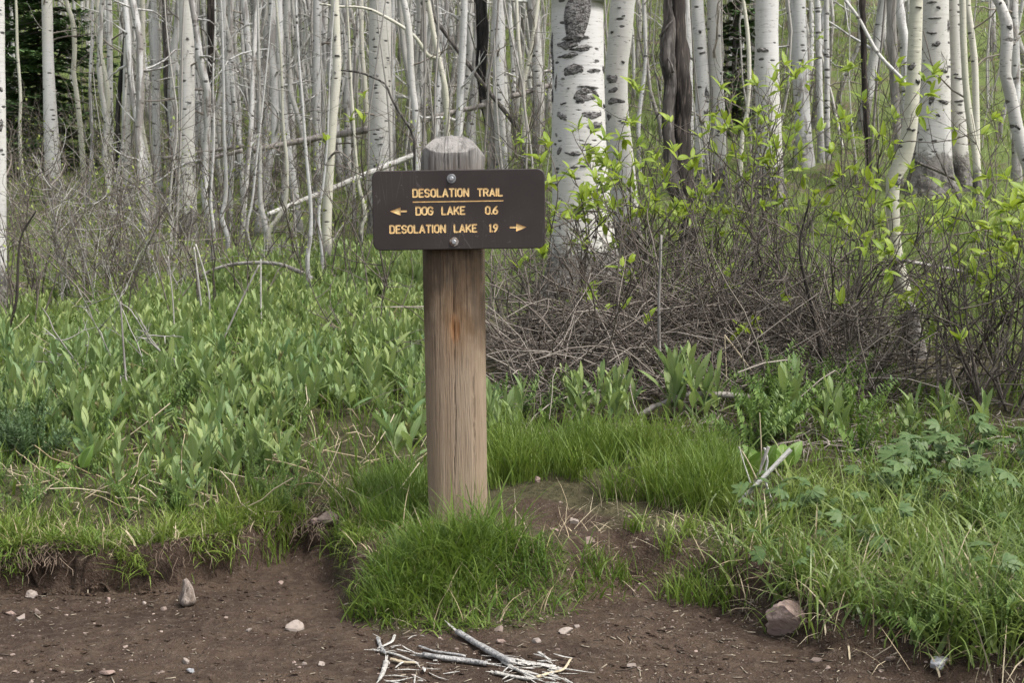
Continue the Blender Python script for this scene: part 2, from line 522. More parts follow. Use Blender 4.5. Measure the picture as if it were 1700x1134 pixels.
def spline(pts, n):
    """Catmull-Rom through the rows of pts, n samples, even in chord length."""
    P = np.asarray(pts, float)
    if len(P) == 2:
        return P[0] + (P[1] - P[0]) * np.linspace(0, 1, n)[:, None]
    d = np.linalg.norm(np.diff(P[:, :3], axis=0), axis=1)
    c = np.concatenate([[0], np.cumsum(d)])
    E = np.vstack([2 * P[0] - P[1], P, 2 * P[-1] - P[-2]])
    out = []
    for t in np.linspace(0, c[-1], n):
        i = min(np.searchsorted(c, t, side='right') - 1, len(P) - 2); i = max(i, 0)
        u = (t - c[i]) / max(c[i + 1] - c[i], 1e-9)
        p0, p1, p2, p3 = E[i], E[i + 1], E[i + 2], E[i + 3]
        out.append(.5 * (2 * p1 + (p2 - p0) * u + (2 * p0 - 5 * p1 + 4 * p2 - p3) * u * u + (3 * p1 - p0 - 3 * p2 + p3) * u ** 3))
    return np.array(out)

# ------------------------------------------------------------------ ground and path (the setting)
def graded(a, b, steps):
    out = [a]
    while out[-1] < b:
        x = out[-1]
        st = next(s for lim, s in steps if x < lim)
        out.append(x + st)
    return np.array(out)
gy = graded(-4, 150, [(2.6, .3), (4.0, .05), (5.3, .018), (7, .035), (10, .07), (16, .2), (30, .5), (60, 1.5), (999, 5)])
_xp = graded(0, 70, [(2.4, .024), (4, .06), (8, .2), (20, .6), (999, 3)])
gx = np.concatenate([-_xp[:0:-1], _xp])
GX, GY = np.meshgrid(gx, gy)
GZ = H_exact(GX, GY)
steep = sstep(.03, .13, (GY - edge_y(GX))) * 0
bank = (1 - sstep(.75, 1.25, (GY - edge_y(GX)) / edge_w(GX))) * (GY > edge_y(GX) - .02)
mound = sstep(.45, .0, np.hypot((GX + .05) / .9, (GY - 4.45) / .8))
bank = np.where((GX > -.58) & (GX < .18), bank * .35, bank)
BM = np.clip(np.maximum(bare(GX, GY), bank) + np.where(GY < edge_y(GX) + .02, 1, 0), 0, 1)
cum = np.arange(GX.size).reshape(GX.shape)
quads = np.stack([cum[:-1, :-1], cum[:-1, 1:], cum[1:, 1:], cum[1:, :-1]], -1).reshape(-1, 4)
cy = (GY[:-1, :-1] + GY[1:, 1:]).ravel() / 2; cx = (GX[:-1, :-1] + GX[1:, 1:]).ravel() / 2
is_path = cy < edge_y(cx) + .01
VV = np.stack([GX, GY, GZ], -1).reshape(-1, 3)
# the bank on the left is undercut: its face leans back under the turf
ud = (VV[:, 1] - edge_y(VV[:, 0])) / edge_w(VV[:, 0])
lm = sstep(-.45, -.75, VV[:, 0]) * np.exp(-((ud - .35) / .45) ** 2)
VV[:, 1] += lm * (.03 + .045 * fbm(VV[:, 0] * 9, VV[:, 2] * 20, 2.) + .02 * fbm(VV[:, 0] * 40, VV[:, 2] * 60, 5.))
VV[:, 2] += lm * .02 * fbm(VV[:, 0] * 14, VV[:, 1] * 30, 7.)
def ground_part(name, sel, mat, label):
    q = quads[sel]
    u, inv = np.unique(q, return_inverse=True)
    b = MB(); b.add(VV[u], inv.reshape(-1, 4))
    o = b.build(name, mat)
    a = o.data.attributes.new('bare', 'FLOAT', 'POINT'); a.data.foreach_set('value', BM.ravel()[u].astype(np.float32))
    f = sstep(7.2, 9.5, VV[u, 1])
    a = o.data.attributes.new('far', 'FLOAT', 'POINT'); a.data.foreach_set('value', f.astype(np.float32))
    return tag(o, label, name, kind='structure')
ground_part('path', is_path, 'path_earth', 'bare brown earth trail along the bottom of the picture')
ground_part('ground', ~is_path, 'ground_earth', 'rising forest floor behind the trail and up the hillside')

# ------------------------------------------------------------------ trees
def trunk_path(pts, Y, n=40, up=3.0, wob=.0, seed=0):
    """pts: rows of (px, py, width px) from top to foot, at distance Y. Returns the centre line from foot to top and its radii."""
    W = []
    for px, py, w in pts:
        p = at_y(px, py, Y)
        W.append([*p, w * px_size(Y, p[2]) / 2])
    W = np.array(W[::-1])
    g = float(H(W[0, 0], W[0, 1]))
    if W[0, 2] > g - .05:                          # carry the foot down into the ground
        W[0, 2] = min(W[0, 2], max(W[0, 2], g)) if W[0, 2] < g + .02 else W[0, 2]
        foot = W[0].copy(); foot[2] = g - .12; foot[3] *= 1.06
        W = np.vstack([foot, W]) if W[0, 2] - foot[2] > .1 else np.vstack([foot, W[1:]])
    top = W[-1].copy(); dirv = (W[-1] - W[-2])[:3]; dirv /= np.linalg.norm(dirv)
    dirv = dirv * .5 + np.array([0, 0, .5]); dirv /= np.linalg.norm(dirv)
    ext = [np.append(top[:3] + dirv * up * k, top[3] * (1 - .55 * k)) for k in (.33, .66, 1.0)]
    W = np.vstack([W, ext])
    S = spline(W, n)
    if wob:
        z = S[:, 2]
        S[:, 0] += wob * fbm(z * .9, 3.1 + seed, seed, 2); S[:, 1] += wob * fbm(z * .9, 8.7 + seed, seed, 2)
    return S[:, :3], np.maximum(S[:, 3], .003), g

def side_branch(b, p, r, dirv, length, rng, sides=4, droop=0.0, twigs=2, tint=.5):
    n = 7
    P = [np.array(p, float)]; d = np.array(dirv, float); d /= np.linalg.norm(d)
    for k in range(n - 1):
        d = d + rng.normal(0, .22, 3) + np.array([0, 0, -droop]); d /= np.linalg.norm(d)
        P.append(P[-1] + d * length / (n - 1))
    P = np.array(P)
    b.tube(P, np.linspace(r, r * .3, n), sides, False, tint=tint)
    for k in range(twigs):
        i = rng.integers(2, n - 1)
        dd = d + rng.normal(0, .7, 3)
        dd /= np.linalg.norm(dd)
        L = length * rng.uniform(.25, .5)
        Q = [P[i]]
        for m in range(4):
            dd = dd + rng.normal(0, .25, 3); dd /= np.linalg.norm(dd)
            Q.append(Q[-1] + dd * L / 4)
        b.tube(np.array(Q), np.linspace(r * .45, r * .2, 5), 3, False, tint=tint)

def aspen(pts, Y, mat, label, group=None, name='aspen_tree', up=3.5, sides=14, twigs=0, seed=0, wob=.01, lump=.05, n=46, cat='tree', tw_h=(.6, 3.0), tw_mat='twig_grey', tw_len=(.3, .8)):
    P, r, g = trunk_path(pts, Y, n, up, wob, seed)
    base = np.array([P[0, 0], P[0, 1], g])
    o = thing(name, base, label, cat, group)
    flare = 1 + .35 * np.exp(-np.maximum(P[:, 2] - g, 0) / .12)
    b = MB(); b.tube(P - base, r * flare, sides, True, lump, seed * 1.7, hgt=np.maximum(P[:, 2] - g, 0))
    b.build('trunk', mat, o)
    if twigs:
        rng = np.random.default_rng(seed + 100)
        for k in range(twigs):
            zz = g + rng.uniform(*tw_h)
            i = int(np.argmin(abs(P[:, 2] - zz)))
            a = rng.uniform(0, 2 * np.pi)
            dv = np.array([math.cos(a), math.sin(a) * .8, rng.uniform(-.1, .8)])
            tb = MB()
            side_branch(tb, P[i] - base, min(.012, r[i] * .3), dv, rng.uniform(*tw_len), rng, 4, rng.uniform(-.05, .08), 3, rng.uniform(.2, .9))
            tb.build('branch', tw_mat, o)
    return o, P, r, g, base

def scar(o, P, r, base, z_px, ang, w, h, Y, seed, mat='bark_scar'):
    """A rough dark bark scar lying on the trunk: height by pixel row, angle from the camera-facing line, width and height in metres."""
    z = at_y(850, z_px, Y)[2]
    i = int(np.clip(np.searchsorted(P[:, 2], z), 1, len(P) - 1))
    f = (z - P[i - 1, 2]) / (P[i, 2] - P[i - 1, 2])
    c = P[i - 1] + f * (P[i] - P[i - 1]); rr = r[i - 1] + f * (r[i] - r[i - 1])
    nu, nv = 15, 9
    U, V = np.meshgrid(np.linspace(-1, 1, nu), np.linspace(-1, 1, nv))
    rim = np.sqrt(np.maximum(0, 1 - np.abs(U) ** 2.2))
    wig = 1 + .45 * fbm(U * 2.2 + seed, seed, 0)
    VZ = V * rim * wig * h / 2 + .18 * h * np.sin(U * 2 + seed)
    th = ang + U * (w / 2) / rr
    edge = (1 - np.abs(V) ** 3) * (1 - np.abs(U) ** 4)
    rad = rr * 1.005 + edge * (.006 + .006 * fbm(U * 4 + seed, V * 4, seed))- (1 - edge) * .006
    X = np.stack([c[0] + np.sin(th) * rad - base[0], c[1] - np.cos(th) * rad - base[1], c[2] + VZ - base[2]], -1)
    idx = np.arange(nu * nv).reshape(nv, nu)
    q = np.stack([idx[:-1, :-1], idx[:-1, 1:], idx[1:, 1:], idx[1:, :-1]], -1).reshape(-1, 4)
    b = MB(); b.add(X.reshape(-1, 3), q)
    b.build('bark_scar', mat, o)

def make_scar_mat():
    b = NB('bark_scar')
    n1 = b.noise(b.coords((30, 30, 60)), 1.0, 5, .7, .4)
    n2 = b.noise(b.coords((90, 90, 90)), 1.0, 3)
    col = b.mix(b.ramp(n1, .40, .60), (.05, .046, .045), (.24, .23, .222))
    col = b.mix(b.math('MULTIPLY', b.ramp(n2, .55, .7), .6), col, (.35, .335, .31))
    b.principled(col, .85, b.bump(b.math('ADD', n1, n2), .9, .02), spec=.15)
    MAT['bark_scar'] = b.m
make_scar_mat()

# --- the two big aspens right of the sign
YB = 9.0
big = aspen([(957, -20, 86), (957, 0, 86), (958, 100, 87), (959, 200, 89), (962, 282, 93), (965, 350, 101), (968, 420, 114), (970, 470, 124)], YB, 'aspen_white',
            'thickest white aspen trunk, dark bark scars stacked up it, right behind the sign board', sides=28, seed=3, lump=.03, n=70)
o_, P_, r_, g_, b_ = big
for cx_, cy_, w, h in [(300, 190, 150, 24), (250, 216, 120, 36), (325, 238, 130, 26), (252, 270, 125, 26), (285, 342, 110, 50), (385, 340, 95, 20), (358, 417, 130, 13), (350, 462, 150, 66), (240, 492, 45, 15),
                       (232, 552, 76, 50), (375, 540, 130, 44), (385, 592, 110, 48), (222, 715, 50, 34), (275, 724, 100, 22), (208, 636, 18, 18), (312, 318, 26, 14), (238, 378, 20, 12), (262, 420, 14, 12), (340, 682, 60, 9),
                       (330, 780, 60, 18), (395, 800, 40, 14), (192, 200, 22, 120), (196, 300, 22, 110), (208, 390, 20, 100), (192, 450, 24, 60), (430, 330, 26, 40), (428, 500, 26, 20)]:
    scar(o_, P_, r_, b_, cy_ * .3527, math.asin(max(-.97, min(.97, (cx_ - 312) / 124))), w * .3527 * px_size(YB), h * .3527 * px_size(YB), YB, cy_ * .37)
scar(o_, P_, r_, b_, 26, -.04, .19, .30, YB, 5.5)
scar(o_, P_, r_, b_, 62, -.05, .10, .07, YB, 9.5)
rngS = np.random.default_rng(8)
for k in range(26):
    scar(o_, P_, r_, b_, rngS.uniform(330, 470), rngS.uniform(-1.2, 1.2), rngS.uniform(.015, .035), rngS.uniform(.012, .03), YB, k * 3.1)

YB2 = 9.7
sec = aspen([(1036, -20, 42), (1033, 0, 41), (1028, 71, 40), (1023, 113, 38), (1023, 176, 39), (1029, 247, 42), (1037, 340, 44), (1042, 430, 48)], YB2, 'aspen_white',
            'smooth white aspen leaning right close behind the thickest trunk', sides=20, seed=5, lump=.02)
o_, P_, r_, g_, b_ = sec
for zp, dx, w, h in [(130, -.5, .1, .07), (150, -.35, .08, .04), (170, -.2, .12, .05), (192, -.8, .05, .05), (103, .5, .035, .02), (28, .1, .03, .014), (14, -.3, .03, .012), (55, -.8, .03, .02), (204, .35, .03, .02), (230, .2, .02, .02), (262, -.3, .03, .03)]:
    scar(o_, P_, r_, b_, zp, dx, w, h, YB2, zp * .71)

# --- other nearer trunks: (points, foot pixel row sets Y), material, label, twigs
def depth_of(px, py):
    return float(ground_hit(px, py)[1])
TREES = [
 ([(-4, -10, 22), (-3, 100, 22), (-2, 200, 23), (-2, 350, 24), (-3, 515, 26)], 'aspen_white', 'pale aspen trunk with black patches cut by the left edge', 3),
 ([(78, -10, 18), (80, 60, 18), (83, 141, 20), (86, 230, 25), (88, 335, 28)], 'aspen_white', 'white aspen in front of the big dark fir at left', 3),
 ([(111, -5, 7), (123, 35, 8), (125, 88, 8), (123, 116, 8), (129, 159, 8), (134, 212, 9), (140, 325, 10)], 'aspen_green', 'thin kinked aspen just right of the white trunk before the fir', 3),
 ([(162, -5, 8), (164, 71, 8), (173, 116, 8), (180, 159, 9), (178, 212, 9), (184, 335, 10)], 'aspen_green', 'thin cream aspen with a knee bend left of the black slanted snag', 2),
 ([(180, -5, 10), (182, 80, 10), (184, 290, 11)], 'aspen_far', 'straight pale aspen behind the knee-bent thin one', 2),
 ([(215, -5, 12), (212, 106, 13), (210, 212, 15), (213, 345, 17)], 'aspen_white', 'white aspen touching the black slanted snag on its right', 2),
 ([(236, -5, 9), (236, 169, 9), (234, 201, 9), (249, 282, 9), (253, 335, 10)], 'aspen_green', 'narrow aspen with a sideways jog near its foot', 2),
 ([(254, -5, 11), (257, 106, 13), (259, 212, 13), (268, 350, 15)], 'aspen_far', 'greyish lilac aspen left of the straight clean white trunk', 2),
 ([(309, -10, 25), (309, 106, 25), (310, 247, 27), (312, 395, 30)], 'aspen_white', 'straight clean white aspen, thickest trunk left of the sign', 3),
 ([(381, 0, 7), (379, 35, 7), (370, 176, 7), (374, 340, 8)], 'aspen_green', 'slim aspen curving left beside the dark twiggy dead stems', 2),
 ([(381, -5, 8), (384, 116, 8), (399, 247, 8), (404, 370, 9)], 'aspen_far', 'slim aspen slanting right toward its foot in the left thicket', 2),
 ([(404, -10, 10), (408, 35, 11), (416, 159, 11), (422, 350, 12)], 'aspen_far', 'pale aspen standing behind the crossing of two fallen logs', 3),
 ([(556, -10, 14), (557, 71, 14), (558, 116, 15), (552, 194, 15), (547, 282, 16), (544, 388, 16), (549, 470, 18)], 'aspen_green', 'cream aspen with one black knot, bare length down to the plants, left of sign', 2),
 ([(630, -10, 36), (630, 106, 37), (633, 212, 39), (635, 300, 40), (637, 388, 44)], 'aspen_white', 'wide white aspen half hidden by the left end of the sign board', 2),
 ([(664, -10, 11), (668, 0, 11), (677, 53, 11), (682, 141, 11), (691, 212, 12), (696, 395, 13)], 'aspen_white', 'slender aspen sloping down into the left side of the post top', 2),
 ([(709, -10, 8), (711, 0, 8), (721, 63, 9), (732, 116, 9), (741, 176, 10), (745, 360, 11)], 'aspen_green', 'slender aspen with a long crooked limb, directly above the post', 1),
 ([(601, -10, 7), (601, 81, 8), (607, 141, 8), (613, 247, 8), (615, 370, 9)], 'aspen_green', 'narrow aspen hugging the left side of the wide white one', 2),
 ([(527, -10, 14), (527, 100, 14), (527, 240, 15), (528, 330, 16)], 'aspen_far', 'mottled aspen with a dark foot behind the grey fallen log', 2),
 ([(573, -10, 12), (577, 106, 12), (578, 212, 12), (580, 320, 13)], 'aspen_far', 'brown blotched aspen between the cream and the wide white aspens', 2),
 ([(478, -10, 9), (480, 106, 9), (485, 212, 10), (488, 330, 11)], 'aspen_far', 'mottled narrow aspen over the middle of the grey log', 2),
 ([(827, -10, 18), (827, 141, 19), (831, 300, 20)], 'aspen_far', 'mottled white aspen right of the black charred snag', 2),
 ([(762, -10, 5), (767, 71, 5), (765, 176, 5), (765, 290, 6)], 'aspen_green', 'very thin wavy aspen just above the right half of the post', 2),
 ([(728, -10, 14), (732, 106, 14), (736, 280, 15)], 'aspen_far', 'speckled aspen behind the limb-bearing slender one', 2),
 ([(1157, -10, 22), (1160, 35, 22), (1164, 71, 22), (1168, 141, 23), (1166, 194, 24), (1168, 330, 28)], 'aspen_white', 'white aspen with a dark elbow mark right of the twisted dark snag', 2),
 ([(1187, -10, 22), (1188, 106, 23), (1192, 187, 24), (1192, 330, 27)], 'aspen_white', 'clean white aspen, right one of the close pair beside the snag', 2),
 ([(1137, -10, 13), (1140, 88, 14), (1145, 290, 15)], 'aspen_far', 'pale aspen squeezed between the dark snag and the close white pair', 1),
 ([(1231, -10, 6), (1233, 0, 6), (1240, 71, 7), (1241, 176, 7), (1233, 226, 7), (1228, 350, 9)], 'aspen_green', 'thin greenish aspen before the small fir on the right', 1),
 ([(1272, -10, 38), (1272, 60, 39), (1274, 150, 40), (1277, 260, 44), (1280, 340, 48)], 'aspen_white', 'wide white aspen right of the small fir', 2),
 ([(1324, -10, 26), (1329, 123, 26), (1334, 275, 29)], 'aspen_far', 'flaking grey white aspen, second trunk right of the small fir', 2),
 ([(1357, -10, 10), (1360, 106, 10), (1362, 270, 11)], 'aspen_far', 'left one of two narrow aspens on the right hillside', 2),
 ([(1370, -10, 9), (1371, 150, 9), (1372, 265, 10)], 'aspen_far', 'right one of two narrow aspens on the right hillside', 2),
 ([(1521, -10, 22), (1521, 0, 22), (1518, 88, 24), (1515, 159, 24), (1509, 229, 27), (1497, 275, 28), (1484, 297, 24), (1483, 340, 23), (1487, 420, 24), (1500, 480, 26), (1513, 540, 28), (1522, 590, 29)], 'aspen_green', 'cream aspen with a sharp elbow bend, growing out of the right shrubs', 1),
 ([(1553, -10, 46), (1553, 50, 48), (1553, 106, 51), (1551, 176, 56), (1549, 247, 62), (1546, 318, 72)], 'aspen_white', 'very wide white aspen behind the elbow-bent one at right', 1),
 ([(1583, -10, 24), (1585, 70, 24), (1587, 141, 25), (1592, 247, 28), (1596, 315, 34)], 'aspen_white', 'white aspen joined to the right flank of the very wide one', 1),
 ([(1597, -10, 11), (1598, 0, 11), (1599, 71, 11), (1603, 141, 11), (1610, 197, 12), (1622, 265, 12), (1628, 350, 13)], 'aspen_green', 'narrow curved aspen crossing before the right pair of trunks', 1),
 ([(1606, -10, 11), (1608, 18, 11), (1617, 88, 11), (1620, 141, 11), (1622, 229, 12), (1624, 340, 13)], 'aspen_green', 'narrow aspen bowed to the right, right of the very wide trunk', 1),
 ([(1650, -20, 14), (1658, 0, 15), (1672, 42, 20), (1671, 80, 20), (1668, 120, 19), (1678, 160, 20), (1686, 205, 21), (1697, 250, 22), (1712, 300, 23), (1720, 480, 24)], 'aspen_stem', 'tan kinked aspen with a black knot at the right edge', 1),
 ([(1681, -10, 14), (1684, 141, 14), (1686, 300, 15)], 'aspen_far', 'pale straight aspen behind the tan kinked one at the right edge', 2),
]
SAP = [
 ([(470, 200, 5), (478, 270, 6), (477, 330, 7), (465, 360, 8), (448, 385, 8), (448, 430, 9), (463, 462, 10)], 'aspen_green', 'thin white sapling with an S bend near the arching branch, left of cream aspen', 1),
 ([(503, 250, 5), (510, 330, 6), (512, 390, 7), (509, 430, 7), (516, 505, 8)], 'aspen_far', 'thin sapling standing between the arching branch and the cream aspen', 1),
 ([(585, 215, 5), (593, 300, 6), (606, 355, 7), (597, 385, 7), (612, 440, 8)], 'aspen_green', 'crooked thin sapling just left of the sign board', 1),
 ([(372, 215, 5), (376, 280, 6), (375, 330, 7), (369, 362, 8), (379, 395, 8), (383, 455, 9)], 'aspen_far', 'sapling with a zigzag foot right of the clean white aspen', 1),
 ([(430, 225, 6), (432, 330, 8), (439, 370, 9), (446, 410, 10), (457, 460, 12)], 'aspen_stem', 'grey forked stump stem bending left behind the arching branch', 1),
 ([(352, 240, 4), (346, 330, 5), (352, 390, 6), (349, 430, 6)], 'aspen_far', 'short straight sapling close right of the clean white aspen foot', 1),
 ([(858, 60, 6), (866, 150, 6), (873, 290, 7)], 'aspen_green', 'slim pale sapling left of the thickest trunk', 1),
 ([(893, -10, 7), (884, 80, 7), (872, 150, 7), (868, 290, 8)], 'aspen_green', 'slim leaning sapling touching the left side of the thickest trunk', 2),
 ([(540, 300, 4), (532, 360, 5), (537, 430, 6), (530, 480, 6)], 'aspen_far', 'thin wavy sapling hugging the cream aspen on its left', 1),
 ([(420, 330, 4), (410, 380, 5), (418, 430, 5), (412, 470, 6)], 'aspen_far', 'low thin sapling left of the arching branch middle', 1),
 ([(1068, -10, 6), (1072, 100, 6), (1062, 200, 7), (1066, 300, 7)], 'aspen_far', 'slim sapling between the leaning white aspen and the dark snag', 2),
 ([(30, 80, 5), (38, 160, 5), (33, 250, 6), (40, 340, 6)], 'aspen_green', 'thin sapling in front of the big fir at the left edge', 1),
 ([(150, 60, 5), (146, 150, 5), (152, 250, 6), (148, 340, 6)], 'aspen_far', 'thin sapling at the right side of the big fir', 1),
]
for k, (pts, mat, label, tw) in enumerate(SAP):
    Y = depth_of(pts[-1][0], pts[-1][1])
    aspen(pts, Y, mat, label, 'thin crooked saplings', seed=140 + k, twigs=tw + 3, lump=.08, wob=.02, sides=9, n=50, up=1.6, tw_h=(.3, 1.8), tw_len=(.2, .6))
MARKS = {0: [(40, .1, .05, .03), (148, .2, .08, .05), (205, .3, .07, .09), (250, .2, .08, .03)], 8: [(66, .3, .04, .03), (170, .5, .05, .025)],
         13: [(66, -.5, .04, .025), (126, -.3, .07, .018), (228, .1, .05, .016), (240, 0, .05, .014), (277, -.4, .07, .045), (275, .5, .04, .05)],
         12: [(63, -.1, .025, .05), (93, .2, .055, .02), (120, -.3, .02, .02), (262, 0, .025, .03)],
         23: [(52, 0, .03, .03), (88, .1, .06, .025), (157, .6, .05, .09), (185, .5, .05, .06)],
         27: [(85, -.6, .12, .04)],
         31: [(110, -.6, .05, .035), (215, -.3, .03, .015), (135, .4, .03, .03), (216, .3, .025, .014), (13, .1, .04, .012), (300, .4, .05, .05), (435, .1, .09, .06), (520, .1, .1, .1)],
         32: [(6, -.5, .1, .02), (15, 0, .04, .025), (32, -.3, .13, .015), (47, .9, .05, .09), (56, -.5, .1, .03), (75, -.2, .08, .04), (120, .2, .13, .04), (170, .4, .12, .05), (168, -.4, .05, .07), (193, 0, .04, .025), (215, -.6, .05, .03), (235, -.2, .06, .02), (305, -.3, .2, .12), (312, .4, .2, .1)],
         33: [(124, -.3, .05, .02), (130, 0, .08, .02), (168, 0, .1, .025)], 36: [(44, .2, .045, .035), (6, -.2, .02, .02), (211, -.2, .04, .04)]}
for k, (pts, mat, label, tw) in enumerate(TREES):
    Y = depth_of(pts[-1][0], pts[-1][1])
    res = aspen(pts, Y, mat, label, 'aspen trees behind the sign', seed=20 + k, twigs=tw + (2 if Y > 10 else 0), lump=.05 if mat == 'aspen_far' else .03, wob=.012 if Y > 10 else .004, sides=18 if pts[0][2] > 30 else 12, n=54)
    if k in MARKS:
        for j, (zp, dx, w, h) in enumerate(MARKS[k]): scar(res[0], res[1], res[2], res[4], zp, dx, w, h, Y, j * 2.3 + k)
    if k == 15:          # the crooked limb that leaves this tree toward the upper left
        lb = MB()
        pp = [at_y(px, py, Y - .02 * i) for i, (px, py) in enumerate([(733, 99), (725, 95), (711, 92), (690, 62), (665, 42), (637, 26), (617, 16), (594, 11), (563, 10), (530, 6)])]
        lb.tube(spline(np.array(pp), 36) - res[4], np.linspace(3.4, 1.6, 36) * px_size(Y), 8, True, .1, 2.)
        lb.build('limb', 'aspen_green', res[0])

# --- dead trunks
def dead(pts, Y, mats, label, name='dead_snag', seed=0, lump=.22, up=2.0, sides=16, n=60, wob=.02):
    P, r, g = trunk_path(pts, Y, n, up, wob, seed)
    base = np.array([P[0, 0], P[0, 1], g])
    o = thing(name, base, label, 'dead tree')
    b = MB(); b.tube(P - base, r, sides, True, lump, seed * 1.3, hgt=np.maximum(P[:, 2] - g, 0) + 1)
    b.build('trunk', mats, o)
    return o, P, r, g, base
YD = 9.4
sn = dead([(1122, -10, 24), (1122, 0, 24), (1121, 60, 27), (1125, 123, 34), (1127, 176, 36), (1129, 247, 34), (1136, 317, 30), (1141, 360, 28), (1143, 445, 32)], YD, 'red_bark', 'twisted dark dead trunk with peeling bark and grey heart among green shrubs', seed=7, up=1.0, lump=.3)
b = MB()
tw = [(1108, -8, 10), (1109, 14, 12), (1112, 40, 18), (1108, 66, 23), (1106, 92, 26), (1110, 116, 24), (1113, 140, 20), (1110, 170, 23), (1109, 200, 22), (1112, 235, 21), (1113, 270, 20), (1116, 305, 24), (1129, 335, 20), (1144, 356, 10)]
pp = spline(np.array([np.append(at_y(px, py, YD - .05) - sn[4], w * px_size(YD)) for px, py, w in tw]), 80)
b.tube(pp[:, :3], pp[:, 3] * .5, 18, True, .38, 4.4)
b.build('heartwood', 'snag_wood', sn[0])
for k, (a, c, w) in enumerate([((1096, 60), (1120, 30), 5), ((1098, 185), (1086, 200), 4), ((1118, 120), (1108, 95), 6), ((1096, 150), (1088, 120), 4)]):
    b = MB(); p0, p1 = at_y(*a, YD - .12) - sn[4], at_y(*c, YD - .1) - sn[4]
    b.tube(spline(np.array([p0, (p0 + p1) / 2 + [0, -.02, .01], p1]), 8), np.linspace(w, 1.5, 8) * px_size(YD) * .5, 6, True, .2, k)
    b.build('splinter', 'snag_wood', sn[0])
YC = 14.5
ch = dead([(799, -10, 20), (800, 20, 20), (803, 53, 19), (801, 100, 18), (802, 130, 17), (808, 176, 18), (816, 229, 17), (816, 300, 17), (818, 370, 18)], YC, 'charred_wood', 'black charred snag bending down toward the right of the post top', seed=9, up=1.5)
b = MB()
pp = [at_y(px, py, YC - .11) - ch[4] for px, py in [(812, 98), (811, 115), (808, 140), (811, 165)]]
b.tube(spline(np.array(pp), 10), np.array([.5, 2, 4, 5, 5.5, 6, 6, 5, 4, 2]) * px_size(YC) * .5, 7, True, .2)
b.build('splinter', 'bleached_wood', ch[0])
b = MB()
pp = [at_y(px, py, YC - .03) - ch[4] for px, py in [(806, 165), (811, 190), (817, 229), (817, 300), (819, 368)]]
b.tube(spline(np.array(pp), 24), np.linspace(15, 17, 24) * px_size(YC) * .5, 12, True, .2, 3.)
b.build('lower_trunk', 'grey_wood', ch[0])
dead([(211, -10, 8), (208, 40, 8), (201, 106, 8), (194, 194, 8), (199, 290, 9), (201, 345, 10)], depth_of(201, 345), 'charred_wood', 'black slanted thin snag at upper left among white trunks', seed=12, sides=10)
dead([(273, -10, 9), (275, 88, 10), (279, 159, 10), (287, 265, 10), (291, 350, 10)], depth_of(291, 355), 'snag_wood', 'dark mottled dead trunk right of the lilac grey aspen', seed=13, sides=10)
dead([(348, -10, 12), (350, 100, 13), (347, 200, 12), (352, 345, 13)], depth_of(352, 345), 'red_bark', 'dark brown dead trunk wrapped in twigs right of the clean white aspen', seed=14, sides=10)
dead([(1435, -10, 10), (1437, 71, 10), (1440, 180, 10), (1444, 280, 11)], depth_of(1444, 285), 'red_bark', 'brown peeling dead trunk on the right hillside', seed=15, sides=10)
dead([(1482, -10, 17), (1484, 71, 17), (1490, 176, 14), (1492, 219, 13), (1496, 300, 12)], depth_of(1496, 305), 'grey_wood', 'bare grey dead trunk left of the elbow-bent aspen', seed=16, sides=10)
dead([(1493, -10, 14), (1496, 40, 15), (1500, 78, 14), (1502, 250, 14)], depth_of(1502, 262), 'aspen_far', 'pale dead stem leaning against the bare grey dead trunk', seed=17, sides=10)

# --- leaning and fallen poles, each a thing
def pole(name, pix, Y0, Y1, w0, w1, mat, label, cat='log', sides=10, lump=.12, n=30, lift=0.0, branches=0, seed=1):
    m = len(pix)
    Ys = np.linspace(Y0, Y1, m)
    P = spline(np.array([at_y(px, py, y) for (px, py), y in zip(pix, Ys)]), n)
    P[:, 2] += lift
    r = np.linspace(w0 * px_size(Y0), w1 * px_size(Y1), n) / 2
    c = P[0].copy()
    b = MB(); b.tube(P - c, r, sides, True, lump, seed * 2.1)
    if branches:
        rng = np.random.default_rng(seed)
        o = thing(name, c, label, cat)
        b.build('trunk', mat, o)
        for k in range(branches):
            i = rng.integers(4, n - 2)
            tb = MB(); side_branch(tb, P[i] - c, r[i] * .4, rng.normal(0, 1, 3) + [0, 0, .4], rng.uniform(.2, .6), rng, 4, 0, 2, .4)
            tb.build('branch', 'twig_grey', o)
        return o
    o = b.build(name, mat); o.location = c
    return tag(o, label, cat)
pole('fallen_log', [(420, 249), (513, 231), (612, 214)], 13.9, 14.2, 9, 12, 'log_wood', 'grey brown fallen log lying across trunks left of the wide white aspen', branches=2, seed=31)
pole('fallen_log', [(325, 268), (350, 262), (402, 250)], 14.3, 14.2, 7, 7, 'log_wood', 'short grey log ending at the clean white aspen, lower of two', seed=32)
pole('fallen_log', [(270, 263), (350, 250), (405, 242)], 14.8, 14.7, 6, 7, 'log_wood', 'thin grey log behind the clean white aspen, upper of two', seed=33)
pole('fallen_log', [(443, 357), (496, 335), (548, 314), (608, 289), (690, 256)], 12.6, 13.4, 8, 10, 'aspen_stem', 'bright white fallen log slanting up toward the sign board', seed=34, branches=2)
pole('fallen_log', [(700, 200), (760, 184), (806, 174)], 14.2, 14.4, 8, 9, 'log_wood', 'grey log end showing above the post between slender aspens', seed=35)
pole('fallen_log', [(850, 160), (875, 152), (915, 141)], 14.4, 14.6, 8, 9, 'log_wood', 'grey log running behind the thickest white trunk', seed=36)
pole('leaning_pole', [(700, 3), (718, 26), (795, 130), (848, 197), (870, 226)], 14.4, 14.2, 6, 8, 'snag_wood', 'dark dead pole leaning diagonally behind the charred snag', seed=37)
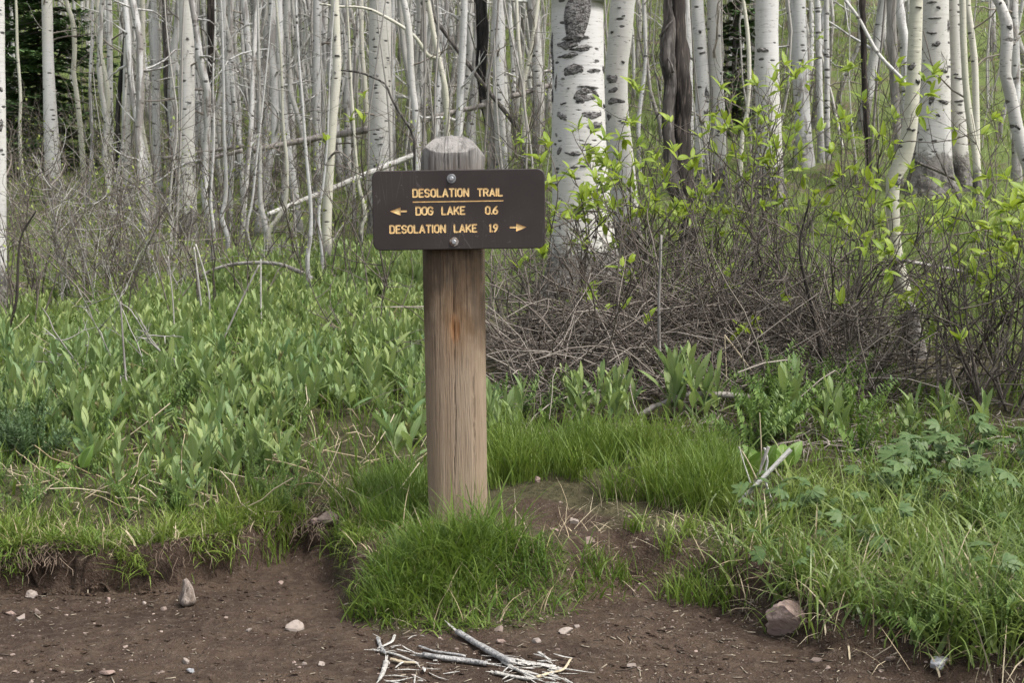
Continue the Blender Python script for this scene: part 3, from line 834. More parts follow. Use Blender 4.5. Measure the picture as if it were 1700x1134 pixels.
pole('leaning_pole', [(1394, -20), (1404, 0), (1427, 32), (1458, 88), (1497, 130), (1525, 165)], 11.2, 10.6, 5, 6, 'aspen_stem', 'tan dead branch leaning down toward the elbow-bent aspen', seed=38)
pole('arched_branch', [(320, 470), (345, 452), (380, 440), (420, 436), (460, 438), (490, 448), (520, 463)], 10.3, 10.0, 5, 7, 'grey_wood', 'grey dead branch arching low over the plants at left', seed=39, lump=.08)
pole('dead_sapling', [(566, 116), (598, 120), (625, 131), (640, 139), (651, 166), (668, 194), (686, 226), (688, 279), (689, 372)], 10.5, 10.5, 3, 5, 'snag_wood', 'thin dark dead sapling bent over before the wide white aspen', 'dead sapling', seed=40, lump=.15, branches=3)
pole('fallen_log', [(1060, 690), (1095, 672), (1145, 655), (1195, 655), (1245, 660)], 6.0, 6.1, 8, 11, 'log_wood', 'dark curved log lying under the brush heap behind green shoots', seed=41)
pole('dead_branch', [(1590, 300), (1560, 285), (1520, 268)], 10.5, 10.0, 4, 5, 'snag_wood', 'dark fallen branch poking out at the foot of the widest right trunk', 'branch', seed=42)
pole('dead_branch', [(1480, 428), (1540, 440), (1580, 447), (1610, 455)], 7.4, 7.6, 6, 6, 'grey_wood', 'pale grey branch crossing behind the lower elbow-bent aspen', 'branch', seed=43)

# --- background aspens: many narrow stems in the thicket
def far_variant(seed, h, rad, crook, twig_n, mat):
    rng = np.random.default_rng(seed)
    n = 22
    z = np.linspace(-.15, h, n)
    x = crook * fbm(z * .55 + seed * 5.1, seed, 0, 3) ; y = crook * fbm(z * .55, seed * 3.3, 4, 3)
    x -= x[0]; y -= y[0]
    P = np.stack([x, y, z], -1)
    r = rad * (1 - .62 * np.linspace(0, 1, n) ** 1.2)
    r[0] *= 1.4; r[1] *= 1.1
    b = MB(); b.tube(P, r, 8, True, .08, seed, hgt=np.maximum(z, 0))
    for k in range(twig_n):
        i = rng.integers(3, n - 1)
        a = rng.uniform(0, 2 * np.pi)
        side_branch(b, P[i], r[i] * .32, [math.cos(a), math.sin(a), rng.uniform(-.2, .9)], rng.uniform(.25, 1.0), rng, 4, rng.uniform(-.04, .06), 2)
    return b.mesh('aspen_stem', mat)
VAR = [far_variant(200 + k, 6.5, [.055, .045, .035, .027][k % 4], [.1, .16, .22, .3][k % 4], 10, ['aspen_far', 'aspen_far', 'aspen_stem', 'aspen_stem'][k % 4]) for k in range(16)]
ZONES = [(185, 235, 8, 'between the black slanted snag and the lilac grey aspen'), (235, 300, 16, 'just left of the straight clean white trunk'), (325, 410, 34, 'between the clean white trunk and the pale aspen over the log crossing'),
         (410, 480, 30, 'above the left half of the grey fallen log'), (480, 545, 26, 'left of the cream aspen with one black knot'), (562, 618, 20, 'between the cream aspen and the wide white aspen'),
         (650, 712, 22, 'between the wide white aspen and the post top'), (712, 795, 24, 'above the wooden post top'), (815, 912, 24, 'between the charred snag and the thickest trunk'),
         (1045, 1150, 14, 'around the twisted dark snag'), (1195, 1260, 10, 'around the small fir'), (1295, 1420, 18, 'right of the wide aspen beside the small fir'), (1420, 1515, 14, 'on the green slope left of the elbow-bent aspen'), (1610, 1720, 14, 'on the green slope at the right edge'), (-20, 185, 16, 'in front of or beside the big fir at left')]
rng = np.random.default_rng(77)
occupied = []
for x0, x1, cnt, where in ZONES:
    for k in range(cnt):
        for tr in range(20):
            Y = rng.uniform(13.5, 31) if x1 < 1000 else rng.uniform(14, 30)
            if x0 < 0: Y = rng.uniform(20.5, 30)
            px = rng.uniform(x0, x1)
            X = (px - 850) / FPX * Y
            if all(abs(X - q[0]) + abs(Y - q[1]) * .5 > .16 for q in occupied[-80:]): break
        occupied.append((X, Y))
        o = link('aspen_tree', VAR[int(rng.integers(0, 16))])
        s = rng.uniform(.55, 1.12)
        o.location = (X, Y, float(H(X, Y))); o.scale = (s, s, rng.uniform(.9, 1.15))
        o.rotation_euler = (rng.normal(0, .035), rng.normal(0, .06), rng.uniform(0, 6.28))
        tag(o, 'thin aspen stem ' + where, 'tree', 'thin aspen stems ' + where)
# the rest of the thicket: saplings and whips nobody could count
b = MB()
for k in range(800):
    Y = 11 + 27 * rng.random() ** .9
    px = rng.uniform(-120, 1820)
    if px > 1300 and rng.random() < .55: continue
    if 930 < px < 1060 and Y < 13: continue
    if px < 185 and Y < 20 and rng.random() < .8: continue
    X = (px - 850) / FPX * Y
    g = float(H(X, Y)); h = rng.uniform(1.2, 4.5)
    n = 10
    z = np.linspace(0, h, n)
    ph = rng.uniform(0, 100)
    c = rng.uniform(.03, .16)
    P = np.stack([X + c * fbm(z * .8, ph, 0, 2) + rng.normal(0, .05) * z, Y + c * fbm(z * .8, ph + 9, 0, 2), g - .05 + z], -1)
    r0 = .004 + .012 * rng.random() ** 1.6
    t = rng.random()
    b.tube(P, np.linspace(r0, r0 * .35, n), 4, False, tint=t)
    for j in range(4):
        i = rng.integers(2, n)
        a = rng.uniform(0, 6.28)
        side_branch(b, P[i], r0 * .4, [math.cos(a), math.sin(a), rng.uniform(0, 1)], rng.uniform(.2, .7), rng, 3, 0, 1, t)
tag(b.build('sapling_thicket', 'twig_pale'), 'mass of thin grey whips and saplings filling the aspen hillside', 'saplings', kind='stuff')

# --- firs
def fir(px, py_foot, Y, height, width, label, seed):
    X = (px - 850) / FPX * Y
    g = float(H(X, Y))
    rng = np.random.default_rng(seed)
    o = thing('fir_tree', (X, Y, g), label, 'tree', 'fir trees')
    b = MB(); b.tube(np.array([[0, 0, z] for z in np.linspace(-.1, height, 14)]), np.linspace(.05, .008, 14), 8, True, .1)
    b.build('trunk', 'snag_wood', o)
    c = MB(); bb = MB()
    z = .12
    while z < height * .97:
        f = 1 - z / height
        L = width * (.18 + .82 * f ** .8) * rng.uniform(.75, 1.1)
        for k in range(7):
            a = rng.uniform(0, 6.28)
            l = L * rng.uniform(.65, 1.1)
            n = 9
            t = np.linspace(0, 1, n)
            dz = -.35 * l * t + .28 * l * t ** 2.2
            P = np.stack([np.cos(a) * l * t, np.sin(a) * l * t, z + dz], -1)
            bb.tube(P, np.linspace(.012, .003, n), 4, False, tint=.2)
            dirv = np.array([math.cos(a), math.sin(a), 0]); side = np.array([-math.sin(a), math.cos(a), 0])
            for m in range(int(l / .022)):
                tt = rng.uniform(.12, 1)
                p = np.array([np.interp(tt, t, P[:, q]) for q in range(3)])
                sgn = rng.choice([-1, 1])
                tl = (.06 + .30 * l * (1 - tt * .75)) * rng.uniform(.5, 1.0)
                d = dirv * rng.uniform(.35, .8) + side * sgn * rng.uniform(.5, .9) + np.array([0, 0, rng.uniform(-.35, .1)])
                d /= np.linalg.norm(d)
                q = p + d * tl
                wv = np.cross(d, [0, 0, 1]); wv /= np.linalg.norm(wv); wd = rng.uniform(.022, .036)
                up = np.array([0, 0, rng.uniform(-.02, .02)])
                V = [p - wv * wd * .5, p + wv * wd * .5, (p + q) / 2 + wv * wd + up, q, (p + q) / 2 - wv * wd + up]
                # needles: jagged strip along the twig
                c.add(V, None, [[0, 1, 2], [0, 2, 4], [4, 2, 3]], tint=rng.random())
                for e in range(3):
                    s0 = rng.uniform(.1, .9); pp_ = p + (q - p) * s0
                    nd = d * .6 + wv * rng.choice([-1, 1]) + np.array([0, 0, rng.uniform(-.3, .6)])
                    nd /= np.linalg.norm(nd)
                    c.add([pp_ - d * .007, pp_ + d * .007, pp_ + nd * .055], None, [[0, 1, 2]], tint=rng.random())
        z += rng.uniform(.06, .10)
    tag(bb.build('limbs', 'twig_dark', o), kind='stuff')
    tag(c.build('crown', 'fir_needle', o, False), kind='stuff')
    return o
fir(88, 300, 18.8, 5.6, 1.15, 'large dark green fir behind white trunks at the left', 5)
fir(25, 300, 21.0, 6.2, 1.0, 'dark fir half hidden behind the large fir at the left edge', 6)
fir(1216, 300, 14.5, 3.6, .42, 'small dark fir between white aspens at upper right', 7)
fir(1412, 200, 26, 4.0, .5, 'faint small fir far up the right slope', 8)

# ------------------------------------------------------------------ trail sign
YS = 4.72
def crop2px(x, y): return 600 + x * .20283, 210 + y * .20283
sg_base = at_y(761, 900, YS)
g0 = float(H(sg_base[0], YS))
sign = thing('trail_sign', (sg_base[0], YS, g0), 'brown board with yellow routed words bolted to a wooden post', 'sign')
top = at_y(750, 225, YS)
HP = top[2] - g0
# post: a round log with flattened faces and a bevelled dome top, cracks carved in
def post_mesh():
    NA, NZ = 400, 190
    a = np.linspace(0, 2 * np.pi, NA, endpoint=False); a = a + .62 * np.cos(a)     # finer toward the front face
    zs = np.concatenate([np.linspace(-.25, HP - .075, NZ - 42), np.linspace(HP - .073, HP - .004, 38)])
    A, Z = np.meshgrid(a, zs)
    ca, sa = np.cos(A), np.sin(A)                      # sa = -1 faces the camera
    p = 3.0
    R0 = .1035 - .0045 * (1 - np.clip(Z / HP, 0, 1))
    rad = R0 / (np.abs(ca) ** p + np.abs(sa) ** p) ** (1 / p)
    # flat front near the top where the board sits
    fl = sstep(HP - .42, HP - .36, Z)
    X, Yl = rad * ca, rad * sa
    # bevelled top
    ht = HP - Z
    side_lim = .022 + .085 * np.sqrt(np.clip(ht / .075, 0, 9))
    X = np.clip(X, -side_lim, side_lim) + .004 * fbm(A * 2, Z * 12, 1.) * (ht < .08)
    fr_lim = .040 + ht * 1.1
    Yl = np.clip(Yl, -np.where(ht < .07, np.maximum(fr_lim, .02), 9), np.where(ht < .07, np.maximum(fr_lim, .02), 9))
    # grain relief
    g = fbm(A * 9, Z * 1.3, 2., 4)
    rel = .0005 * g
    def crack(xc, z0, z1, depth, wid, seed):
        zz = np.clip((Z - z0) / (z1 - z0), 0, 1)
        wob = xc + .006 * fbm(Z * 2.3, seed, 0, 2) + .0016 * vnoise(Z * 25, seed)
        m = np.exp(-((X - wob) / wid) ** 2) * (sa < 0) * sstep(0, .12, zz) * (1 - sstep(.88, 1, zz)) * ((Z > z0) & (Z < z1))
        return -depth * m
    rel = rel + crack(-.002, .10, HP - .28, .006, .0009, 1.) + crack(.060, .0, .56, .010, .0009, 2.) + crack(-.035, HP - .5, HP - .3, .004, .0009, 3.)
    rel = rel + crack(-.066, .25, .75, .003, .0009, 5.) + crack(.045, .7, 1.0, .003, .0009, 6.)
    rel = rel + crack(-.02, HP - .14, HP, .007, .0014, 7.) + crack(.028, HP - .12, HP, .007, .0016, 8.) + crack(-.008, HP - .1, HP, .004, .0012, 9.) + crack(.05, HP - .12, HP - .02, .006, .0014, 10.)
    nr = np.hypot(X, Yl) + 1e-6
    # the knot: a shallow scoop
    zk = at_y(762, 545, YS - .1)[2] - g0
    kd = np.sqrt((X / .016) ** 2 + ((Z - zk) / .04) ** 2)
    rel = rel - .004 * np.exp(-kd ** 2) * (sa < 0)
    X = X * (1 + rel / nr); Yl = Yl * (1 + rel / nr)
    V = np.stack([X, Yl, Z], -1).reshape(-1, 3)
    n = len(zs)
    i = np.arange(n - 1)[:, None] * NA; j = np.arange(NA)[None]; j2 = (j + 1) % NA
    Q = np.stack([i + j, i + j2, i + NA + j2, i + NA + j], -1).reshape(-1, 4)
    b = MB(); 
    c = len(V)
    V = np.vstack([V, [[0, 0, HP]]])
    k = np.arange(NA); k2 = (k + 1) % NA
    T = np.stack([(n - 1) * NA + k, (n - 1) * NA + k2, np.full(NA, c)], -1)
    b.add(V, Q, T)
    return b, zk
pb, ZK = post_mesh()
def make_post_mat():
    b = NB('post_wood')
    grain = b.noise(b.coords((90, 90, 3.2)), 1.0, 4, .6)
    g2 = b.noise(b.coords((26, 26, 1.1)), 1.0, 4, .6, .5)
    st = b.noise(b.coords((7, 7, 4)), 1.0, 4, .6)
    sep = b.n.new('ShaderNodeSeparateXYZ'); b.l.new(b.tc.outputs['Object'], sep.inputs[0])
    X, Z = sep.outputs[0], sep.outputs[2]
    beige, brown = (.235, .172, .118), (.105, .068, .040)
    fine = b.noise(b.coords((240, 240, 9)), 1.0, 3, .6)
    col = b.mix(b.ramp(g2, .32, .68), beige, (.285, .220, .158))
    col = b.mix(b.math('MULTIPLY', b.ramp(fine, .52, .68), .42), col, (.14, .10, .068))
    # weathered warm brown in the middle, darker grey stains under the board
    mid = b.math('MULTIPLY', b.ramp(b.math('ADD', Z, b.math('MULTIPLY', st, .55)), .78, 1.02), b.ramp(b.math('ADD', st, b.math('MULTIPLY', g2, .4)), .50, .78))
    col = b.mix(b.math('MULTIPLY', mid, .85), col, brown)
    big_st = b.noise(b.coords((5, 5, 2.2)), 1.0, 5, .7)
    stain = b.math('MULTIPLY', b.ramp(b.math('ADD', big_st, b.math('MULTIPLY', grain, .35)), .60, .74), b.ramp(b.math('ADD', Z, b.math('MULTIPLY', st, .3)), .72, .98))
    col = b.mix(b.math('MULTIPLY', stain, .65), col, (.052, .042, .033))
    streak = b.math('MULTIPLY', b.ramp(b.math('ADD', grain, b.math('MULTIPLY', g2, .5)), .80, .95), b.ramp(Z, .55, .9))
    col = b.mix(b.math('MULTIPLY', streak, .6), col, (.055, .042, .034))
    topm = b.ramp(Z, HP - .20, HP - .06)
    tg = b.mix(b.ramp(g2, .4, .6), (.15, .14, .13), (.25, .235, .22))
    tg = b.mix(b.math('MULTIPLY', b.ramp(grain, .5, .68), b.ramp(Z, HP - .05, HP - .075)), tg, (.10, .09, .082))
    iso = b.noise(b.coords((45, 45, 45)), 1.0, 4, .65)
    tg = b.mix(b.math('MULTIPLY', b.ramp(iso, .5, .62), b.ramp(Z, HP - .075, HP - .05)), tg, (.27, .255, .24))
    col = b.mix(topm, col, tg)
    # orange heart of the knot
    dx = b.math('DIVIDE', b.math('SUBTRACT', X, .006), .021); dz = b.math('DIVIDE', b.math('SUBTRACT', Z, ZK), .056)
    rr = b.math('SQRT', b.math('ADD', b.math('MULTIPLY', dx, dx), b.math('MULTIPLY', dz, dz)))
    rr = b.math('ADD', rr, b.math('MULTIPLY', b.math('SUBTRACT', g2, .5), .8))
    front = b.ramp(sep.outputs[1], .0, -.05)
    halo = b.math('MULTIPLY', b.ramp(rr, 3.2, .9), front)
    col = b.mix(b.math('MULTIPLY', halo, .5), col, (.17, .095, .045))
    ker = b.math('MULTIPLY', b.ramp(rr, 1.15, .6), front)
    col = b.mix(ker, col, b.mix(b.ramp(grain, .4, .6), (.15, .07, .03), (.33, .19, .10)))
    col = b.mix(b.math('MULTIPLY', b.math('MULTIPLY', b.ramp(grain, .58, .72), b.ramp(Z, HP - .03, HP - .07)), .35), col, (.11, .082, .062))
    h = b.math('ADD', b.math('MULTIPLY', grain, .7), g2)
    h = b.math('ADD', h, b.math('MULTIPLY', fine, -.8))
    b.principled(col, .85, b.bump(h, .9, .006), spec=.15)
    MAT['post_wood'] = b.m
make_post_mat()
post = pb.build('post', 'post_wood', sign)
lean = math.atan2(at_y(761, 880, YS)[0] - top[0], HP)
sign.rotation_euler = (0, -lean, 0)

# board with really routed letters
YF = YS - .1035 - .032          # board front
def make_board_mats():
    b = NB('board_brown')
    n = b.noise(b.coords((60, 6, 60)), 1.0, 4, .6)
    n2 = b.noise(b.coords((4, 4, 4)), 1.0, 4)
    col = b.mix(b.ramp(n2, .35, .65), (.027, .020, .0185), (.035, .027, .025))
    d, _ = b.voronoi(b.coords((38, 5, 9)), 1.0, 'DISTANCE_TO_EDGE')
    n3 = b.noise(b.coords((3, 3, 3)), 1.5, 3)
    scr = b.math('MULTIPLY', b.ramp(d, .014, .004), b.ramp(n3, .52, .64))
    col = b.mix(b.math('MULTIPLY', scr, .6), col, (.10, .085, .08))
    d3, _ = b.voronoi(b.coords((55, 55, 55)), 1.0)
    col = b.mix(b.math('MULTIPLY', b.ramp(d3, .11, .05), b.ramp(n3, .45, .6)), col, (.13, .11, .10))
    b.principled(col, .48, b.bump(n, .12, .002), spec=.35)
    MAT['board_brown'] = b.m
    b = NB('letter_yellow')
    n = b.noise(b.coords((70, 70, 70)), 1.0, 3)
    col = b.mix(b.ramp(n, .4, .65), (.78, .58, .29), (.70, .48, .22))
    b.principled(col, .6, spec=.3)
    MAT['letter_yellow'] = b.m
    b = NB('galvanised'); n = b.noise(b.coords((90, 90, 90)), 1.0, 3)
    b.principled(b.mix(n, (.33, .34, .35), (.50, .51, .53)), .38, spec=.5, metal=.75); MAT['galvanised'] = b.m
    b = NB('rusty_steel'); n = b.noise(b.coords((120, 120, 120)), 1.0, 4)
    b.principled(b.mix(b.ramp(n, .4, .6), (.13, .075, .05), (.30, .27, .25)), .55, spec=.4, metal=.5); MAT['rusty_steel'] = b.m
make_board_mats()
q_ = NB('washer_steel'); q_.principled(q_.mix(q_.noise(q_.coords((90, 90, 90)), 1.0, 3), (.16, .165, .17), (.27, .275, .28)), .5, spec=.4, metal=.6); MAT['washer_steel'] = q_.m

def arc(cx, cy, rx, ry, a0, a1, n=9):
    return [(cx + rx * math.cos(math.radians(a)), cy + ry * math.sin(math.radians(a))) for a in np.linspace(a0, a1, n)]
# strokes in a box of height 1, width w
w_ = .50
GL = {
 'D': (.5, [[(0, 0), (0, 1)], [(0, 1), (.22, 1)] + arc(.25, .72, .25, .28, 80, 0, 6) + arc(.25, .28, .25, .28, 0, -80, 6) + [(.22, 0), (0, 0)]]),
 'E': (.44, [[(.44, 0), (0, 0), (0, 1), (.44, 1)], [(0, .52), (.34, .52)]]),
 'S': (.48, [arc(.24, .75, .24, .25, 20, 180, 8) + arc(.24, .75, .24, .25, 205, 255, 3) + [(.30, .47)] + arc(.24, .25, .24, .25, 60, 0, 4) + arc(.24, .25, .24, .25, -15, -160, 8)]),
 'O': (.5, [arc(.25, .72, .25, .28, 0, 180, 10) + arc(.25, .28, .25, .28, 180, 360, 10) + [(.5, .72)]]),
 'L': (.42, [[(0, 1), (0, 0), (.42, 0)]]),
 'A': (.54, [[(0, 0), (.27, 1), (.54, 0)], [(.09, .30), (.45, .30)]]),
 'T': (.48, [[(0, 1), (.48, 1)], [(.24, 1), (.24, 0)]]),
 'I': (.02, [[(.01, 0), (.01, 1)]]),
 'N': (.5, [[(0, 0), (0, 1), (.5, 0), (.5, 1)]]),
 'R': (.5, [[(0, 0), (0, 1), (.25, 1)] + arc(.25, .75, .24, .25, 80, -80, 8) + [(.22, .5), (0, .5)], [(.26, .5), (.5, 0)]]),
 'G': (.5, [arc(.25, .72, .25, .28, 20, 180, 8) + arc(.25, .28, .25, .28, 180, 360, 9) + [(.5, .46), (.28, .46)]]),
 'K': (.5, [[(0, 0), (0, 1)], [(.48, 1), (.02, .42)], [(.17, .60), (.5, 0)]]),
 '0': (.46, [arc(.23, .74, .23, .26, 0, 180, 10) + arc(.23, .26, .23, .26, 180, 360, 10) + [(.46, .74)]]),
 '6': (.46, [[(.38, 1)] + [(.14, .72), (.02, .42)] + arc(.23, .28, .23, .28, 170, 360, 12) + arc(.23, .28, .23, .28, 10, 160, 8)]),
 '9': (.46, [[(.10, 0)] + [(.32, .28), (.44, .58)] + arc(.23, .72, .23, .28, -10, 180, 12) + arc(.23, .72, .23, .28, 190, 340, 8)]),
 '1': (.10, [[(.0, .86), (.08, 1), (.08, 0)]]),
 '.': (.06, [[(.03, .0), (.03, .05)]]),
}
BC = (797, 680)
S_ = .20283 * px_size(YF, 1.07)
ROT = math.radians(.85)
def loc(x, y):                         # sign-crop pixel -> board plane (right, up) in metres, roll removed
    u, v = (x - BC[0]) * S_, -(y - BC[1]) * S_
    return (u * math.cos(ROT) + v * math.sin(ROT), -u * math.sin(ROT) + v * math.cos(ROT))
def word(txt, x0, x1, ytop, ybot):
    """strokes of a word filling x0..x1 between the two rows (crop pixels)"""
    (ux0, v0), (ux1, _) = loc(x0, ybot), loc(x1, ybot)
    vt = loc(x0, ytop)[1]
    sw = 15 * S_
    h = vt - v0 - sw
    ws = [GL[c][0] for c in txt]
    avail = (ux1 - ux0 - sw)
    gap = .27 * h if len(txt) > 3 else .2 * h
    tot = sum(ws) * h
    k = (avail - gap * (len(txt) - 1)) / tot
    out = []; u = ux0 + sw / 2
    for c, w in zip(txt, ws):
        for st in GL[c][1]:
            out.append([(u + x * h * k, v0 + sw / 2 + y * h) for x, y in st])
        u += w * h * k + gap
    return out, sw
LINES = [('DESOLATION', 418, 885, 507, 582), ('TRAIL', 948, 1160, 503, 574)], [('DOG', 443, 592, 652, 727), ('LAKE', 655, 853, 650, 724), ('0.6', 1012, 1122, 647, 720)], [('DESOLATION', 228, 694, 803, 877), ('LAKE', 755, 950, 796, 868), ('1.9', 1045, 1122, 793, 865)]

def rounded(w, h, r, n=8):
    pts = []
    for cx, cy, a0 in ((w / 2 - r, h / 2 - r, 0), (-w / 2 + r, h / 2 - r, 90), (-w / 2 + r, -h / 2 + r, 180), (w / 2 - r, -h / 2 + r, 270)):
        pts += arc(cx, cy, r, r, a0, a0 + 90, n)
    return pts
BW, BH, BT = 1414 * S_, 651 * S_, .032
def board_block():
    bm = bmesh.new()
    o = rounded(BW, BH, 62 * S_); oi = rounded(BW - .005, BH - .005, 62 * S_ - .0025)
    rings = [[bm.verts.new((x, y, z)) for x, y in pts] for pts, z in ((oi, 0), (o, -.0025), (o, -BT + .0025), (oi, -BT))]
    n = len(o)
    for a, c in zip(rings[:-1], rings[1:]):
        for i in range(n):
            bm.faces.new((a[i], c[i], c[(i + 1) % n], a[(i + 1) % n]))
    bm.faces.new(rings[0]); bm.faces.new(rings[-1][::-1])
    bmesh.ops.recalc_face_normals(bm, faces=bm.faces)
    me = bpy.data.meshes.new('board'); bm.to_mesh(me); bm.free()
    return me
def cutter():
    b = MB()
    def tube2(st, sw, dz=0.0):
        P = np.array([(x, y, .0006 + dz) for x, y in st])
        d0 = P[1] - P[0]; d0 /= np.linalg.norm(d0) + 1e-9; d1 = P[-1] - P[-2]; d1 /= np.linalg.norm(d1) + 1e-9
        r = sw / 2
        P = np.vstack([P[0] - d0 * r * .85, P[0] - d0 * r * .35, P, P[-1] + d1 * r * .35, P[-1] + d1 * r * .85])
        # build as a flat-bottomed trough: sections in the board plane
        T = np.gradient(P, axis=0); T /= np.linalg.norm(T, axis=1, keepdims=True) + 1e-9
        N = np.stack([-T[:, 1], T[:, 0], np.zeros(len(P))], -1)
        rr = np.full(len(P), r); rr[0] = rr[-1] = r * .45; rr[1] = rr[-2] = r * .93
        sec = [(-1.0, .0022), (-1.0, 0), (-.84, -.0022), (.84, -.0022), (1.0, 0), (1.0, .0022)]
        V = np.stack([P + N * (rr * s)[:, None] + np.array([0, 0, z]) for s, z in sec], 1).reshape(-1, 3)
        m = len(sec); n = len(P)
        i = np.arange(n - 1)[:, None] * m; j = np.arange(m)[None]; j2 = (j + 1) % m
        Q = np.stack([i + j, i + j2, i + m + j2, i + m + j], -1).reshape(-1, 4)
        c0 = [[0, 5, 4, 1], [1, 4, 3, 2]]
        e = (n - 1) * m
        c1 = [[e, e + 1, e + 4, e + 5], [e + 1, e + 2, e + 3, e + 4]]
        b.add(V, np.vstack([Q, c0, c1]))
    for i, line in enumerate(LINES):
        for wd in line:
            sts, sw = word(*wd)
            q = 0
            for st in sts:
                piece = [st[0]]
                for n_ in range(1, len(st)):
                    piece.append(st[n_])
                    if n_ + 1 < len(st):
                        v0 = np.subtract(st[n_], st[n_ - 1]); v1 = np.subtract(st[n_ + 1], st[n_])
                        if np.dot(v0, v1) < .78 * np.linalg.norm(v0) * np.linalg.norm(v1):
                            tube2(piece, sw, .00003 * (q % 7)); q += 1; piece = [st[n_]]
                tube2(piece, sw, .00003 * (q % 7)); q += 1
    (a0, a1), (c0, c1) = loc(424, 617), loc(1160, 606)
    tube2([(a0, a1), (c0, c1)], 10 * S_)
    def prism(tri, st):
        t = [loc(*p) for p in tri]
        V = [(x, y, z) for z in (.003, -.0034) for x, y in t]
        b.add(V, [[0, 1, 4, 3], [1, 2, 5, 4], [2, 0, 3, 5]], [[0, 2, 1], [3, 4, 5]])
        tube2([loc(*p) for p in st], 15 * S_, .00013)
    prism([(233, 693), (321, 660), (321, 727)], [(318, 692), (368, 691)])
    prism([(1353, 822), (1267, 858), (1267, 790)], [(1220, 824), (1270, 823)])
    return b
def build_board():
    bme = board_block(); bme.materials.append(MAT['board_brown'])
    bo = link('sign_board', bme)
    cb = cutter(); cme = cb.mesh('cut', 'letter_yellow', False)
    bmx = bmesh.new(); bmx.from_mesh(cme); bmesh.ops.recalc_face_normals(bmx, faces=bmx.faces); bmx.to_mesh(cme); bmx.free()
    co = link('cut', cme)
    md = bo.modifiers.new('rout', 'BOOLEAN'); md.object = co; md.operation = 'DIFFERENCE'; md.solver = 'EXACT'; md.use_self = True
    md.material_mode = 'TRANSFER'
    dg = bpy.context.evaluated_depsgraph_get()
    ev = bo.evaluated_get(dg)
    me = bpy.data.meshes.new_from_object(ev, depsgraph=dg)
    bo.modifiers.clear()
    bpy.data.objects.remove(co)
    names = [m.name if m else '' for m in me.materials]
    yi = names.index('letter_yellow') if 'letter_yellow' in names else -1
    bm = bmesh.new(); bm.from_mesh(me)
    groups = {}
    for f in bm.faces:
        if f.material_index == yi:
            c = f.calc_center_median()
            groups.setdefault(classify(c.x, c.y), []).append(f)
    print('BOARD faces', len(bm.faces), {k: len(v) for k, v in groups.items()})
    out = []
    for key, fs in groups.items():
        idx = {}
        vs, polys = [], []
        for f in fs:
            pl = []
            for v in f.verts:
                if v.index not in idx:
                    idx[v.index] = len(vs); vs.append(tuple(v.co))
                pl.append(idx[v.index])
            polys.append(pl)
        m2 = bpy.data.meshes.new(key); m2.from_pydata(vs, [], polys); m2.update()
        m2.materials.append(MAT['letter_yellow'])
        out.append((key, m2))
    allf = [f for fs in groups.values() for f in fs]
    bmesh.ops.delete(bm, geom=allf, context='FACES')
    for f in bm.faces: f.material_index = 0
    bm.to_mesh(me); bm.free()
    me.materials.clear(); me.materials.append(MAT['board_brown'])
    bo.data = me
    return bo, out
def classify(x, y):
    c, r = math.cos(ROT), math.sin(ROT)
    cx, cy = BC[0] + (x * c - y * r) / S_, BC[1] - (x * r + y * c) / S_
    if cy < 595: return 'words DESOLATION' if cx < 915 else 'words TRAIL'
    if cy < 632: return 'underline'
    if cy < 765: return 'arrow pointing left' if cx < 400 else 'words DOG' if cx < 620 else 'words LAKE' if cx < 930 else 'words 0.6'
    return 'arrow pointing right' if cx > 1180 else 'words  DESOLATION' if cx < 725 else 'words  LAKE' if cx < 1000 else 'words 1.9'
board, letters = build_board()
bc = at_y(*crop2px(*BC), YF)
# world placement of the board, expressed under the sign (which leans a little)
bpy.context.view_layer.update()
Mw = Matrix.Translation(Vector(bc)) @ Matrix.Rotation(-ROT, 4, 'Y') @ Matrix.Rotation(math.radians(90), 4, 'X')
board.parent = sign
board.matrix_local = sign.matrix_world.inverted() @ Mw
for key, m2 in letters:
    nm = {'w': 'lettering', 'u': 'underline', 'a': 'arrow'}[key[0]]
    m2.name = nm
    o = link(nm, m2, board)
    if nm == 'arrow': o['label'] = 'yellow ' + key
    if nm == 'lettering': o['label'] = 'yellow routed word ' + key[5:].strip() + (' of the bottom line' if '  ' in key else '')
def disc(bld, r, z0, z1, n, hole=0, rot=0, bev=.0008):
    a = np.linspace(0, 2 * np.pi, n, endpoint=False) + rot
    rings = [(r, z0), (r, z1 - bev), (r - bev, z1)]
    V = [np.stack([np.cos(a) * q, np.sin(a) * q, np.full(n, z)], -1) for q, z in rings]
    V = np.vstack(V + [np.array([[0, 0, z1]])])
    j = np.arange(n); j2 = (j + 1) % n
    Q = np.vstack([np.stack([k * n + j, k * n + j2, (k + 1) * n + j2, (k + 1) * n + j], -1) for k in range(2)])
    T = np.stack([2 * n + j, 2 * n + j2, np.full(n, 3 * n)], -1)
    bld.add(V, Q, T)
for (cx, cy), wr, br, wm, lab in [((738, 427), 38, 19, 'washer_steel', None), ((757, 943), 37, 20, 'rusty_steel', 'washer ringed with rust')]:
    u, v = loc(cx, cy)
    b = MB(); disc(b, wr * S_, -.001, .0022, 28); w = b.build('washer', wm, board, False); w.location = (u, v, 0)
    if lab: w['label'] = lab
    b = MB(); disc(b, br * S_, .002, .0095, 6, rot=.3, bev=.0016); q = b.build('bolt', 'galvanised', board, False); q.location = (u, v, 0)

